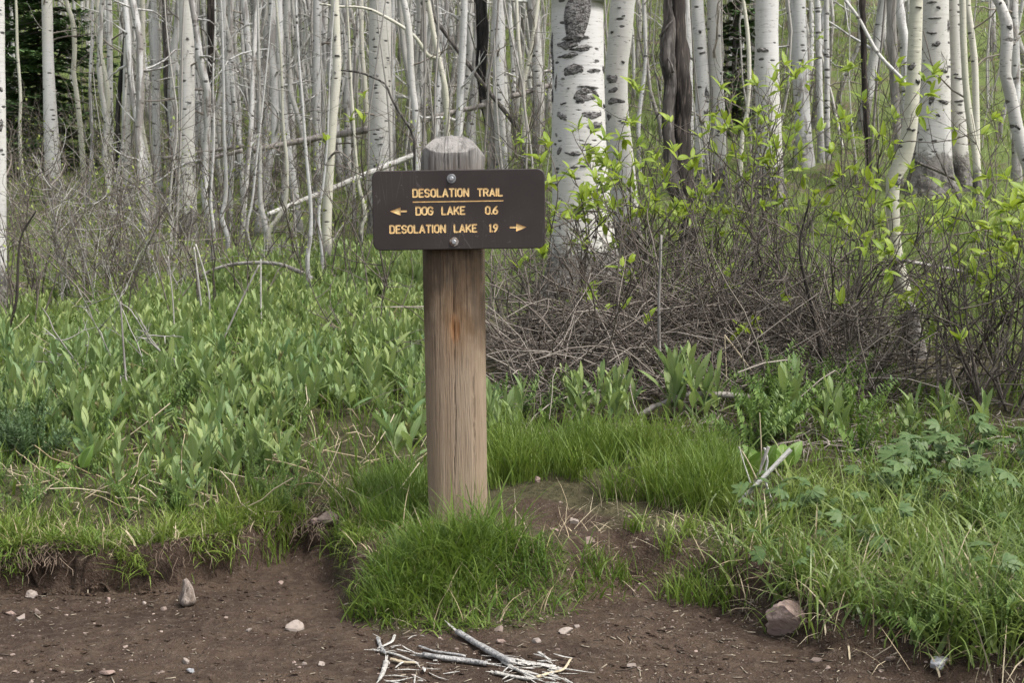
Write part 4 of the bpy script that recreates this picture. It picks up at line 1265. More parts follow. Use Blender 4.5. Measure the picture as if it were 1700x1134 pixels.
# ------------------------------------------------------------------ grass
def grass(b, X, Y, h, w, lean=.35, curl=.6, seg=3, dirx=None, rng=R, zoff=-.01, tint=None):
    """many blades at once: each a tapering bent strip"""
    n = len(X)
    if n == 0: return
    Z = H(X, Y) + zoff
    w = w * np.exp(rng.normal(0, .32, n))
    a = rng.uniform(0, 2 * np.pi, n)
    if dirx is not None:
        a = dirx + rng.normal(0, 1.0, n)
    D = np.stack([np.cos(a), np.sin(a), np.zeros(n)], -1)
    fa = a + np.pi / 2 + rng.normal(0, .7, n)
    S = np.stack([np.cos(fa), np.sin(fa), np.zeros(n)], -1)
    ln = np.abs(rng.normal(lean, lean * .5, n)); cu = np.abs(rng.normal(curl, curl * .5, n))
    base = np.stack([X, Y, Z], -1)
    t = np.linspace(0, 1, seg + 1)
    pts = []
    ang = ln[:, None] + cu[:, None] * t[None]      # bend from upright
    step = (h / seg)[:, None]
    hx = np.cumsum(np.sin(ang) * step, 1); hz = np.cumsum(np.cos(ang) * step, 1)
    hx = np.concatenate([np.zeros((n, 1)), hx[:, :-1]], 1); hz = np.concatenate([np.zeros((n, 1)), hz[:, :-1]], 1)
    C = base[:, None] + D[:, None] * hx[..., None]; C[..., 2] += hz
    prof = np.array([.75, 1.0, .8, .5, .3, .2])[:seg]
    wid = (w[:, None] * prof[None]) / 2
    Lf = C[:, :seg] - S[:, None] * wid[..., None]; Rt = C[:, :seg] + S[:, None] * wid[..., None]
    V = np.concatenate([np.stack([Lf, Rt], 2).reshape(n, 2 * seg, 3), C[:, seg:]], 1)
    k = 2 * seg + 1
    off = (np.arange(n) * k)[:, None]
    q = np.concatenate([off + np.array([[2 * s, 2 * s + 1, 2 * s + 3, 2 * s + 2]]) for s in range(seg - 1)], 0) if seg > 1 else None
    tr = off + np.array([[2 * seg - 2, 2 * seg - 1, 2 * seg]])
    ti = np.clip(.55 * rng.random(n) + .45 * (.5 + .8 * fbm(X * 5, Y * 5, 7., 2)), 0, 1) if tint is None else tint
    al = np.concatenate([np.repeat(t[:seg], 2), [1]])
    b.add(V.reshape(-1, 3), q, tr, tint=np.repeat(ti, k), along=np.tile(al, n))

def scatter_px(n, poly, rng, mask=True, thr=.5, clump=0.0, cs=5.0):
    """points on the ground spread evenly over a picture polygon's footprint on the ground"""
    G = np.array([ground_hit(px, py)[:2] for px, py in poly])
    lo, hi = G.min(0), G.max(0)
    out = np.zeros((0, 2))
    for _ in range(60):
        p = lo + rng.random((max(n * 2, 200), 2)) * (hi - lo)
        ins = np.zeros(len(p), bool)
        j = len(G) - 1
        for i in range(len(G)):
            c = (G[i, 1] > p[:, 1]) != (G[j, 1] > p[:, 1])
            xx = (G[j, 0] - G[i, 0]) * (p[:, 1] - G[i, 1]) / (G[j, 1] - G[i, 1] + 1e-12) + G[i, 0]
            ins ^= c & (p[:, 0] < xx); j = i
        p = p[ins]
        if mask: p = p[(bare(p[:, 0], p[:, 1]) + .3 * rng.normal(size=len(p)) < thr)]
        if clump: p = p[fbm(p[:, 0] * cs, p[:, 1] * cs, 6.) + rng.normal(0, .25, len(p)) > clump - .3]
        out = np.vstack([out, p])
        if len(out) >= n: break
    return out[:n]

# short turf on the left bank, its edge hanging over the path
gb = MB()
n = 17500
x = R.uniform(-2.9, -.42, n); y = edge_y(x) + edge_w(x) * .75 + np.abs(R.normal(0, .17, n)) 
k = (bare(x, y) < .45) & (fbm(x * 6, y * 9, 3.) > -.55); x, y = x[k], y[k]
hh = R.uniform(.02, .10, len(x)) * (1 + .6 * fbm(x * 5, y * 5, 1.)).clip(.35)
grass(gb, x, y, hh, R.uniform(.0025, .0045, len(x)), .7, 1.1, 3)
n = 3600
x = R.uniform(-2.9, -.48, n); y = edge_y(x) + edge_w(x) * R.uniform(.45, 1.1, n)
k = (fbm(x * 5, x * 0, 8.) > -.2) & (bare(x, y) < .5); x, y = x[k], y[k]
grass(gb, x, y, .035 + .10 * R.random(len(x)) ** 1.8, R.uniform(.0022, .0055, len(x)), .9, 1.5, 4, dirx=-np.pi / 2)
for k in range(16):                                   # longer tufts on the lip
    cx_ = R.uniform(-1.75, -.5); cy_ = edge_y(cx_) + edge_w(cx_) * .9 + R.uniform(0, .2)
    m = 45; x = cx_ + R.normal(0, .03, m); y = cy_ + R.normal(0, .025, m)
    grass(gb, x, y, R.uniform(.08, .17, m), R.uniform(.003, .006, m), .45, .9, 4)
tag(gb.build('grass', 'grass_short'), 'short yellow green turf hanging over the cut bank at left', 'grass', kind='stuff')

# mound at the post's foot
gb = MB()
p = scatter_px(5200, [(585, 1030), (640, 1050), (780, 1052), (900, 1030), (985, 990), (1000, 965), (940, 930), (850, 880), (700, 870), (620, 900), (590, 960)], R)
grass(gb, p[:, 0], p[:, 1], R.uniform(.02, .085, len(p)) * (1 + .5 * fbm(p[:, 0] * 7, p[:, 1] * 7, 2.)).clip(.4), R.uniform(.0016, .0052, len(p)), .8, 1.1, 3)
p = scatter_px(1700, [(590, 1020), (660, 1040), (800, 1000), (830, 920), (700, 890), (640, 910)], R)
grass(gb, p[:, 0], p[:, 1], R.uniform(.07, .16, len(p)), R.uniform(.0025, .0045, len(p)), .4, .9, 4)
def tuft(gb, px, py, n, spread, h0, h1, w0, w1, lean=.3, curl=.7, seg=4):
    c = ground_hit(px, py)
    x = c[0] + R.normal(0, spread, n); y = c[1] + R.normal(0, spread * .8, n)
    grass(gb, x, y, R.uniform(h0, h1, n), R.uniform(w0, w1, n), lean, curl, seg)
for px, py, n_, s_, a_, b_2 in [(720, 945, 230, .05, .14, .27), (780, 935, 220, .045, .16, .30), (835, 925, 190, .05, .13, .25), (690, 965, 130, .05, .12, .22), (760, 960, 160, .06, .12, .24), (800, 915, 90, .04, .15, .28), (880, 950, 90, .06, .08, .18), (650, 985, 120, .05, .08, .17), (620, 1010, 90, .05, .07, .14)]:
    tuft(gb, px, py, int(n_ * .8), s_, a_, b_2 * 1.1, .003, .007, .5, 1.0, 5)
for px, py in [(795, 900), (765, 915), (820, 905), (745, 930)]: tuft(gb, px, py, 34, .035, .16, .31, .005, .0095, .4, 1.1, 6)
for px, py in [(610, 1000), (660, 1030), (720, 1040), (850, 1025), (930, 1010), (990, 985), (900, 960), (700, 1000), (980, 950), (640, 960)]: tuft(gb, px, py, 26, .03, .06, .16, .003, .006, .7, 1.1, 5)
tag(gb.build('grass', 'grass_lush'), 'dark green grass mound with long blades round the foot of the post', 'grass', kind='stuff')

# fine tall grass right of the post
gb = MB()
p = scatter_px(3600, [(815, 815), (815, 770), (880, 735), (980, 735), (1080, 745), (1200, 770), (1250, 820), (1230, 870), (1130, 850), (1040, 830), (960, 800), (880, 800)], R, thr=.4, clump=.2, cs=6)
grass(gb, p[:, 0], p[:, 1], R.uniform(.10, .24, len(p)), R.uniform(.002, .0042, len(p)), .28, .7, 4)
p = scatter_px(1800, [(590, 870), (600, 820), (650, 800), (710, 800), (712, 870), (640, 890)], R, thr=.4)
grass(gb, p[:, 0], p[:, 1], R.uniform(.08, .18, len(p)), R.uniform(.002, .004, len(p)), .35, .8, 4)
for k in range(46):
    px, py = R.uniform(820, 1230), R.uniform(752, 840)
    tuft(gb, px, py - (40 if px < 1000 and py > 800 else 0), 40, .025, .14, .26, .0025, .005, .25, .8)
for px, py in [(560, 890), (480, 870), (440, 880), (380, 885), (300, 880), (470, 900), (1140, 1000), (1120, 985), (1180, 1000), (1030, 965), (1110, 915), (1170, 955), (980, 945), (1060, 880), (1210, 1000), (1150, 890)]:
    tuft(gb, px, py, 60, .03, .07, .15, .0025, .005, .35, .8)
tag(gb.build('grass', 'grass_lush'), 'fine bright tall grass in a band right of the post', 'grass', kind='stuff')

# broad arching blades on the right
gb = MB()
p = scatter_px(2300, [(1180, 880), (1230, 840), (1330, 820), (1500, 800), (1720, 800), (2150, 800), (2200, 1120), (1760, 1120), (1640, 1120), (1480, 1085), (1390, 1060), (1330, 1010), (1250, 990), (1200, 950)], R, thr=.4, clump=.25, cs=5)
grass(gb, p[:, 0], p[:, 1], R.uniform(.07, .20, len(p)), R.uniform(.003, .006, len(p)), .4, .9, 4)
for k in range(430):
    px, py = R.uniform(1190, 2120), R.uniform(800, 1100)
    if py > 985 + (px - 1250) * .30 or py < 800: continue
    if bare(*ground_hit(px, py)[:2]) > .4: continue
    m = int(R.integers(10, 24)); c = ground_hit(px, py)
    grass(gb, c[0] + R.normal(0, .03, m), c[1] + R.normal(0, .025, m), R.uniform(.12, .32, m), R.uniform(.005, .0115, m), .4, 1.7, 6)
tag(gb.build('grass', 'grass_broad'), 'broad arching grass blades along the trail edge at right', 'grass', kind='stuff')

# loose sprouts between the meadow plants, and the grass of the hillside
gb = MB()
p = scatter_px(12500, [(-420, 900), (-420, 500), (-80, 500), (300, 500), (710, 520), (712, 820), (500, 850), (300, 870)], R, thr=.5, clump=.0, cs=3)
grass(gb, p[:, 0], p[:, 1], R.uniform(.05, .17, len(p)), R.uniform(.003, .006, len(p)), .3, .7, 3)
p = scatter_px(4600, [(830, 760), (820, 660), (1000, 640), (1250, 640), (1700, 640), (2150, 640), (2150, 840), (1720, 840), (1450, 830), (1200, 790), (1000, 740)], R, thr=.6, clump=.1)
grass(gb, p[:, 0], p[:, 1], R.uniform(.05, .16, len(p)), R.uniform(.003, .006, len(p)), .35, .7, 3)
tag(gb.build('grass', 'grass_lush'), 'loose green grass sprouting between the meadow plants', 'grass', kind='stuff')
gb = MB()
n = 74000
y = 8.0 + 30 * R.random(n) ** 1.5
x = R.uniform(-.56, .56, n) * y
k = fbm(x * .9, y * .9, 4.) + R.normal(0, .25, n) > -.25; x, y = x[k], y[k]
sc_ = np.clip(y / 12, .8, 2.2)
yy = R.uniform(6.6, 11, 18000); xx = R.uniform(.03, .56, 18000) * yy; k = (yy > 7.1) | (xx > 2.4); xx, yy = xx[k], yy[k]
grass(gb, xx, yy, R.uniform(.08, .24, len(xx)), R.uniform(.004, .009, len(xx)), .4, .8, 2)
grass(gb, x, y, R.uniform(.07, .2, len(x)) * sc_ ** .6, R.uniform(.005, .010, len(x)) * sc_, .45, .8, 2)
tag(gb.build('grass', 'grass_far'), 'green grass and low growth covering the forest floor and hillside', 'grass', kind='stuff')

# ------------------------------------------------------------------ leaves and broad plants
def leaf_arrays(L, W, fold=.25, bend=.3, nu=6, pet=.08, shape=1.0):
    """a lance leaf along +X, upper side +Z: 2 halves folded on the midrib"""
    t = np.linspace(0, 1, nu)
    prof = np.sin(np.pi * np.clip(t, 0, 1) ** (.75 * shape)) ** .8
    prof[0] = pet; prof[-1] = .02
    ang = bend * t
    cx_ = np.cumsum(np.cos(ang)) ; cx_ = (cx_ - cx_[0]) / (nu - 1) * L
    cz_ = np.cumsum(np.sin(ang)); cz_ = -(cz_ - cz_[0]) / (nu - 1) * L
    mid = np.stack([cx_, np.zeros(nu), cz_], -1)
    w = prof * W / 2
    lf = mid + np.stack([np.zeros(nu), w, w * fold], -1); rt = mid + np.stack([np.zeros(nu), -w, w * fold], -1)
    V = np.stack([lf, mid, rt], 1).reshape(-1, 3)
    i = np.arange(nu - 1) * 3
    Q = np.concatenate([np.stack([i, i + 3, i + 4, i + 1], -1), np.stack([i + 1, i + 4, i + 5, i + 2], -1)])
    rib = np.tile([1.0, .0, 1.0], nu)
    return V, Q, np.repeat(t, 3), rib
def frame(d, up=(0, 0, 1), roll=0.0):
    d = Vector(d).normalized(); u = Vector(up)
    y = u.cross(d)
    if y.length < 1e-4: y = Vector((0, 1, 0))
    y.normalize(); z = d.cross(y)
    M = Matrix((d, y, z)).transposed()
    return M @ Matrix.Rotation(roll, 3, 'X')
def put_leaf(b, arr, p, d, up=(0, 0, 1), s=1.0, roll=0.0, tint=.5):
    V, Q, t, rib = arr
    M = np.array(frame(d, up, roll))
    b.add((V * s) @ M.T + np.asarray(p), Q, tint=tint, along=t, rib=rib)

LEAFV = [leaf_arrays(.088, .022, .3, b_, 7, .12, 1.5) for b_ in (.05, .3, .6)] + [leaf_arrays(.105, .026, .25, b_, 7, .12, 1.4) for b_ in (.1, .45)]
def leaf_mesh(arr, mat, tint):
    b = MB(); b.add(arr[0], arr[1], tint=tint, along=arr[2], rib=arr[3])
    return b.mesh('leaf', mat)
FORB_LEAF = [leaf_mesh(a, 'forb_leaf', t) for a in LEAFV for t in (.2, .8)]

def forb_layout(seed):
    """leaf placements (point, direction, up, scale, kind) for one upright plant of one to three stalks"""
    rng = np.random.default_rng(seed)
    out, stems = [], []
    for s in range(int(rng.integers(1, 4))):
        h = rng.uniform(.11, .22)
        x0, y0 = rng.normal(0, .02, 2); lx, ly = rng.normal(0, .12, 2)
        stems.append(np.array([[x0 + lx * h * q, y0 + ly * h * q, h * q - .02] for q in (0, .5, 1)]))
        nl = int(rng.integers(6, 10)); a = rng.uniform(0, 6.28)
        for k in range(nl):
            f = (k + .6) / nl
            a += 2.4 + rng.normal(0, .3)
            tilt = .80 - .72 * f + rng.normal(0, .12)      # from upright: lower leaves spread, top ones close up
            d = (math.cos(a) * math.sin(tilt), math.sin(a) * math.sin(tilt), math.cos(tilt))
            sc = (.75 + .5 * math.sin(math.pi * min(1, f + .1))) * rng.uniform(.75, 1.1)
            p = (x0 + lx * h * f, y0 + ly * h * f, h * f * .95)
            upv = (-d[0] * .2 + rng.normal(0, .15), -d[1] * .2 + rng.normal(0, .15), 1.0)
            out.append((p, d, upv, sc, int(rng.integers(0, len(LEAFV)))))
    return out, stems
def forb_mesh(seed):
    lay, stems = forb_layout(seed)
    rng = np.random.default_rng(seed + 5)
    b = MB()
    for p, d, u, s, k in lay: put_leaf(b, LEAFV[k], p, d, u, s, 0, rng.random())
    for st in stems: b.tube(st, np.linspace(.003, .0015, 3), 4, False, tint=.4)
    return b
FORB_JOIN = [forb_mesh(900 + k) for k in range(10)]
FORB_MESH = [b.mesh('leafy_plant', 'forb_leaf') for b in FORB_JOIN]

def bud_proto():
    b = MB(); arr = leaf_arrays(.045, .014, .5, .15, 5, .2, 1.2)
    for k in range(4):
        a = k * 1.57; put_leaf(b, arr, (0, 0, 0), (math.cos(a) * .18, math.sin(a) * .18, 1), (-math.cos(a), -math.sin(a), .2), 1, 0, .3 + .2 * k)
    return b.mesh('bud', 'bud_purple')
make_leaf('bud_purple', (.17, .145, .075), (.24, .26, .10), (.18, .13, .09), (.2, .2, .06), .2)
BUD_MESH = bud_proto()
# meadow positions: spread with a minimum gap, nearest become things
rng = np.random.default_rng(42)
cand = scatter_px(7400, [(-360, 760), (-360, 560), (200, 520), (350, 490), (560, 480), (712, 500), (712, 770), (640, 775), (560, 760), (470, 800), (380, 790), (330, 850), (290, 840), (240, 800), (180, 810), (100, 740)], rng, thr=.4)
spots = []
cell = {}
for p in cand:
    gap = .064 + .045 * (fbm(p[0] * 2, p[1] * 2, 9.) < -.1)
    if fbm(p[0] * 4.5, p[1] * 3.0, 21.) < -.42 or (p[1] < 5.9 and fbm(p[0] * 6, p[1] * 5, 4.) < -.1): continue
    ky = (int(p[0] // .1), int(p[1] // .1))
    if all((p[0] - q[0]) ** 2 + (p[1] - q[1]) ** 2 > gap ** 2 for dx in (-1, 0, 1) for dy in (-1, 0, 1) for q in cell.get((ky[0] + dx, ky[1] + dy), [])):
        cell.setdefault(ky, []).append(p); spots.append(p)
hand = [ground_hit(px, py)[:2] for px, py in [(195, 830), (210, 825), (235, 800), (290, 845), (310, 850), (345, 825), (275, 810), (390, 800)]]
seen = lambda p: abs(p[0]) < p[1] * .372
spots = hand + sorted([p for p in spots if seen(p)], key=lambda p: p[1]) + [p for p in spots if not seen(p)]
print('forbs', len(spots))
def meadow_place(p):
    px = 850 + p[0] / p[1] * FPX / CP
    if px < 130: return 'near the dark feathery plants at the left edge'
    if px < 270: return 'around the grey upright stem at left'
    if px < 420: return 'in the front left of the meadow above the turf lip'
    if px < 560: return 'in the middle of the meadow left of the post'
    return 'close to the left side of the post'
LAB_F = 'upright pale green plant with lance shaped leaves in the meadow left of the post'
LAB_G = 'one of the small lance leaved plants packed in the back of the left meadow'
for k, p in enumerate(spots[:270]):
    z = float(H(p[0], p[1])); rz = rng.uniform(0, 6.28); s = rng.uniform(.6, 1.25)
    if k < 120 and k % 3 == 0: pass
    if k < 120:
        o = thing('leafy_plant', (p[0], p[1], z), 'upright lance leaved green plant ' + meadow_place(p), 'plant', 'large lance leaved plants ' + meadow_place(p), rz)
        o.scale = (s, s, s)
        lay, stems = forb_layout(900 + k % 10)
        if k < 10: pass
        sb = MB()
        if k < 10:
            for st in stems: sb.tube(st, np.linspace(.003, .0015, 3), 5, False, tint=.4)
            STEM_MESH = globals().setdefault('STEMS', {}); STEM_MESH[k % 10] = sb.mesh('stem', 'forb_leaf')
        link('stem', STEMS[k % 10], o)
        for (lp, d, u, sc, kk) in lay:
            lf = link('leaf', FORB_LEAF[kk * 2 + int(rng.integers(0, 2))], o)
            lf.matrix_local = Matrix.Translation(lp) @ (frame(d, u, rng.normal(0, .2)) * sc).to_4x4()
        if k % 2 == 0:
            bd = link('bud', BUD_MESH, o); bd.location = stems[0][-1] + np.array([0, 0, .01]); bd.rotation_euler = (rng.normal(0, .2), rng.normal(0, .2), rng.uniform(0, 6))
    else:
        o = link('leafy_plant', FORB_MESH[k % 10])
        o.location = (p[0], p[1], z); o.rotation_euler = (0, 0, rz); o.scale = (s, s, s)
        tag(o, 'smaller lance leaved plant ' + meadow_place(p), 'plant', 'smaller lance leaved plants ' + meadow_place(p))
def pour(b, proto, p, rz, s, tint_j=.2):
    V = np.vstack(proto.v); c, sn_ = math.cos(rz), math.sin(rz)
    V = V @ np.array([[c, sn_, 0], [-sn_, c, 0], [0, 0, 1]]) * s + np.asarray(p)
    Q = np.vstack(proto.q) if proto.q else None
    T = np.vstack(proto.t) if proto.t else None
    b.add(V, Q, T, tint=np.clip(np.concatenate(proto.at['tint']) + rng.normal(0, tint_j), 0, 1), along=np.concatenate(proto.at['along']), rib=np.concatenate(proto.at['rib']))
b = MB()
for p in spots[270:]:
    pour(b, FORB_JOIN[int(rng.integers(0, 10))], (p[0], p[1], float(H(p[0], p[1]))), rng.uniform(0, 6.28), rng.uniform(.5, 1.1), .3)
far_forb = scatter_px(420, [(330, 500), (420, 440), (560, 440), (705, 430), (712, 505), (560, 490)], rng, False)
for p in far_forb:
    pour(b, FORB_JOIN[int(rng.integers(0, 10))], (p[0], p[1], float(H(p[0], p[1]))), rng.uniform(0, 6.28), rng.uniform(.8, 1.3))
tag(b.build('meadow_plants', 'forb_leaf'), 'sea of small lance leaved plants filling the back of the meadow', 'plants', kind='stuff')

# the clumps of the same plant right of the post
for k, (px, py, s) in enumerate([(835, 725, 1.1), (850, 735, 1.0), (820, 745, 1.0), (960, 702, 1.0), (975, 710, 1.1), (1000, 703, 1.0), (1030, 708, 1.2), (1015, 712, 1.0), (1110, 692, 1.3), (1130, 698, 1.5), (1150, 694, 1.5), (1165, 700, 1.2), (1185, 690, 1.0), (945, 685, .9), (1045, 690, .9), (1320, 720, 1.2), (1360, 730, 1.1), (1500, 730, 1.0), (1560, 720, 1.0), (1620, 740, 1.1), (1300, 740, 1.0), (1400, 740, 1.0)]):
    c = ground_hit(px, py)
    o = thing('leafy_plant', c, 'blue green lance leaved shoot at the front of the brush heap right of the post', 'plant', 'lance leaved shoots in front of the brush heap', rng.uniform(0, 6.28))
    o.scale = (s, s, s * 1.15)
    link('stem', STEMS[k % 10], o)
    for (lp, d, u, sc, kk) in forb_layout(900 + k % 10)[0]:
        lf = link('leaf', FORB_LEAF[kk * 2 + int(rng.integers(0, 2))], o)
        lf.matrix_local = Matrix.Translation(lp) @ (frame(d, u, rng.normal(0, .2)) * sc).to_4x4()

# ferny plants: feathered fronds of small leaflets
def fern_proto(seed, h=.26, n=7, spread=.8):
    rg = np.random.default_rng(seed); b = MB()
    small = leaf_arrays(.022, .008, .2, .3, 4)
    for k in range(n):
        a = rg.uniform(0, 6.28); t0 = rg.uniform(.05, spread); L = h * rg.uniform(.6, 1.1)
        P = [np.array([0, 0, -.01])]; tilt = t0
        for m in range(7):
            P.append(P[-1] + np.array([math.cos(a) * math.sin(tilt), math.sin(a) * math.sin(tilt), math.cos(tilt)]) * L / 7)
            tilt += rg.uniform(.0, .14)
        P = np.array(P)
        b.tube(P, np.linspace(.0022, .0008, 8), 3, False, tint=.3)
        for m in range(15):
            f = .22 + .78 * m / 15
            p = np.array([np.interp(f * 7, np.arange(8), P[:, q]) for q in range(3)])
            dv = P[min(7, int(f * 7) + 1)] - P[int(f * 7)] if int(f * 7) < 7 else P[7] - P[6]
            dv = dv / np.linalg.norm(dv)
            sd = np.cross(dv, [math.cos(a + 1.2), math.sin(a + 1.2), .3]); sd /= np.linalg.norm(sd)
            for sg in (-1, 1):
                d = dv * .7 + sd * sg + rg.normal(0, .2, 3)
                put_leaf(b, small, p, d, (0, 0, 1), rg.uniform(.8, 1.6) * (1.25 - f * .6), 0, rg.random())
    return b
FERNP = [fern_proto(300 + k) for k in range(4)]
FERN = [b.mesh('feathery_plant', 'fern_leaf') for b in FERNP]
FERN_BLUE = []
for k in range(3):
    m = FERNP[k].mesh('feathery_plant', 'blue_leaf'); FERN_BLUE.append(m)
def ferny(pxs, meshes, label, group, s0, s1):
    for k, (px, py) in enumerate(pxs):
        c = ground_hit(px, py)
        o = link('feathery_plant', meshes[k % len(meshes)])
        o.location = c; s = rng.uniform(s0, s1); o.scale = (s, s, s); o.rotation_euler = (0, 0, rng.uniform(0, 6.28))
        tag(o, label, 'plant', group)
ferny([(rng.uniform(1235, 1430), rng.uniform(650, 760)) for _ in range(30)], FERN, 'feathery bright green plant in the clump between brush heap and grass at right', 'feathery plants right of the brush heap', .8, 1.4)
ferny([(rng.uniform(-10, 75), rng.uniform(640, 780)) for _ in range(22)], FERN_BLUE, 'dark blue green feathery plant at the left edge of the meadow', 'dark feathery plants at the left edge', .7, 1.2)
ferny([(rng.uniform(-10, 420), rng.uniform(500, 600)) for _ in range(26)], FERN, 'feathery green plant among the bare twigs at the back left', 'feathery plants under the left twigs', .7, 1.1)
ferny([(850, 690), (870, 700), (905, 705), (840, 700), (825, 705)], FERN, 'feathery plant close behind the post at the front of the brush', 'feathery plants close behind the post', .7, 1.0)
ferny([(rng.uniform(1400, 1740), rng.uniform(840, 1080)) for _ in range(24)], FERN, 'small feathery sprig among the broad grass at lower right', 'feathery sprigs among the right grass', .4, .8)
ferny([(rng.uniform(380, 620), rng.uniform(470, 560)) for _ in range(14)], FERN, 'feathery green plant at the back of the meadow near the cream aspen', 'feathery plants near the cream aspen', .9, 1.3)

ferny([(rng.uniform(-10, 560), rng.uniform(745, 862)) for _ in range(46)], FERN, 'small feathery weed in the front of the left meadow above the turf', 'feathery weeds above the left turf', .35, .7)
ferny([(rng.uniform(40, 700), rng.uniform(560, 745)) for _ in range(75)], FERN, 'feathery weed growing between the lance leaved meadow plants', 'feathery weeds in the left meadow', .6, 1.0)
# palmate plants on the right
def palmate(L, seed):
    rg = np.random.default_rng(seed); b = MB()
    for k in range(5):
        a = (k - 2) * .62
        l = L * (1 - .12 * abs(k - 2)) * rg.uniform(.9, 1.05)
        lobe = leaf_arrays(l, l * .36, .12, .35, 6, .25, 1.35)
        c, s = math.cos(a), math.sin(a)
        V = lobe[0] @ np.array([[c, s, 0], [-s, c, 0], [0, 0, 1]]); V[:, 2] += .0006 * k
        b.add(V, lobe[1], tint=rg.random() * .5 + .2, along=lobe[2], rib=lobe[3])
        for sg in (-1, 1):
            l2 = l * .5; lobe2 = leaf_arrays(l2, l2 * .34, .12, .3, 4, .3, 1.2)
            a2 = a + sg * .33; c, s = math.cos(a2), math.sin(a2)
            V = lobe2[0] @ np.array([[c, s, 0], [-s, c, 0], [0, 0, 1]]) + np.array([math.cos(a), math.sin(a), 0]) * l * .36
            V[:, 2] += .0008 * k - .012 * l / L + .0004 * sg
            b.add(V, lobe2[1], tint=.4, along=lobe2[2], rib=lobe2[3])
    return b.mesh('leaf', 'lobed_leaf')
PALM = [palmate(.075, k) for k in range(4)]
for k in range(15):
    px, py = rng.uniform(1460, 1720), rng.uniform(750, 870)
    c = ground_hit(px, py)
    o = thing('lobed_plant', c, 'dark green plant with deeply lobed leaves at right above the broad grass', 'plant', 'lobed leaf plants at right')
    for j in range(7):
        a = rng.uniform(0, 6.28); h = rng.uniform(.06, .19); rr = rng.uniform(.02, .12)
        tip = np.array([math.cos(a) * rr, math.sin(a) * rr, h])
        sb = MB(); sb.tube(spline(np.array([[0, 0, -.01], tip * [.4, .4, .6], tip]), 5), .0016, 4, False, tint=.3)
        sb.build('stalk', 'lobed_leaf', o)
        lf = link('leaf', PALM[int(rng.integers(0, 4))], o)
        d = Vector((math.cos(a), math.sin(a), rng.uniform(-.25, .3)))
        lf.matrix_local = Matrix.Translation(tip) @ (frame(d, (rng.normal(0, .25), -.5 + rng.normal(0, .2), 1), 0) * rng.uniform(.55, 1.0)).to_4x4()
PALM_LIGHT = []
for me_ in PALM:
    m_ = me_.copy(); m_.materials.clear(); m_.materials.append(MAT['lobed_leaf']); PALM_LIGHT.append(m_)
for k in range(15):
    px, py = rng.uniform(1240, 1730), rng.uniform(850, 1090)
    if py > 970 + (px - 1250) * .28: continue
    c = ground_hit(px, py)
    o = thing('lobed_weed', c, 'small lobed leaf weed among the broad grass at lower right', 'plant', 'small lobed weeds in the right grass')
    for j in range(6):
        a = rng.uniform(0, 6.28); h = rng.uniform(.05, .17); rr = rng.uniform(.02, .10)
        tip = np.array([math.cos(a) * rr, math.sin(a) * rr, h])
        sb = MB(); sb.tube(spline(np.array([[0, 0, -.01], tip * [.4, .4, .6], tip]), 5), .0014, 4, False, tint=.6)
        sb.build('stalk', 'fern_leaf', o)
        lf = link('leaf', PALM_LIGHT[int(rng.integers(0, 4))], o)
        lf.matrix_local = Matrix.Translation(tip) @ (frame(Vector((math.cos(a), math.sin(a), rng.uniform(-.25, .3))), (rng.normal(0, .3), -.5 + rng.normal(0, .3), 1), 0) * rng.uniform(.4, .8)).to_4x4()
# broad dock-like plant
DOCK = [leaf_mesh(leaf_arrays(.13, .075, .15, b_, 8, .2, .8), 'dock_leaf', .3 + .2 * i) for i, b_ in enumerate((.2, .5, .8))]
for px, py, n_ in [(1262, 790, 7), (1300, 785, 6), (1238, 800, 4), (130, 790, 3)]:
    c = ground_hit(px, py)
    o = thing('broad_leaf_plant', c, {1262: 'broad leaved plant left of the crossed white sticks', 1300: 'broad wavy leaf plant just behind the crossed white sticks', 1238: 'small broad leaved plant at the edge of the fine grass band', 130: 'small broad leaf rosette in the left meadow by bare soil'}[px], 'plant')
    for j in range(n_):
        a = rng.uniform(0, 6.28); t = rng.uniform(.3, .9)
        lf = link('leaf', DOCK[j % 3], o)
        lf.matrix_local = Matrix.Translation((math.cos(a) * .015, math.sin(a) * .015, .03)) @ (frame((math.cos(a) * math.sin(t), math.sin(a) * math.sin(t) - .2, math.cos(t)), (0, -.6, .7), 0) * rng.uniform(.6, 1.0)).to_4x4()

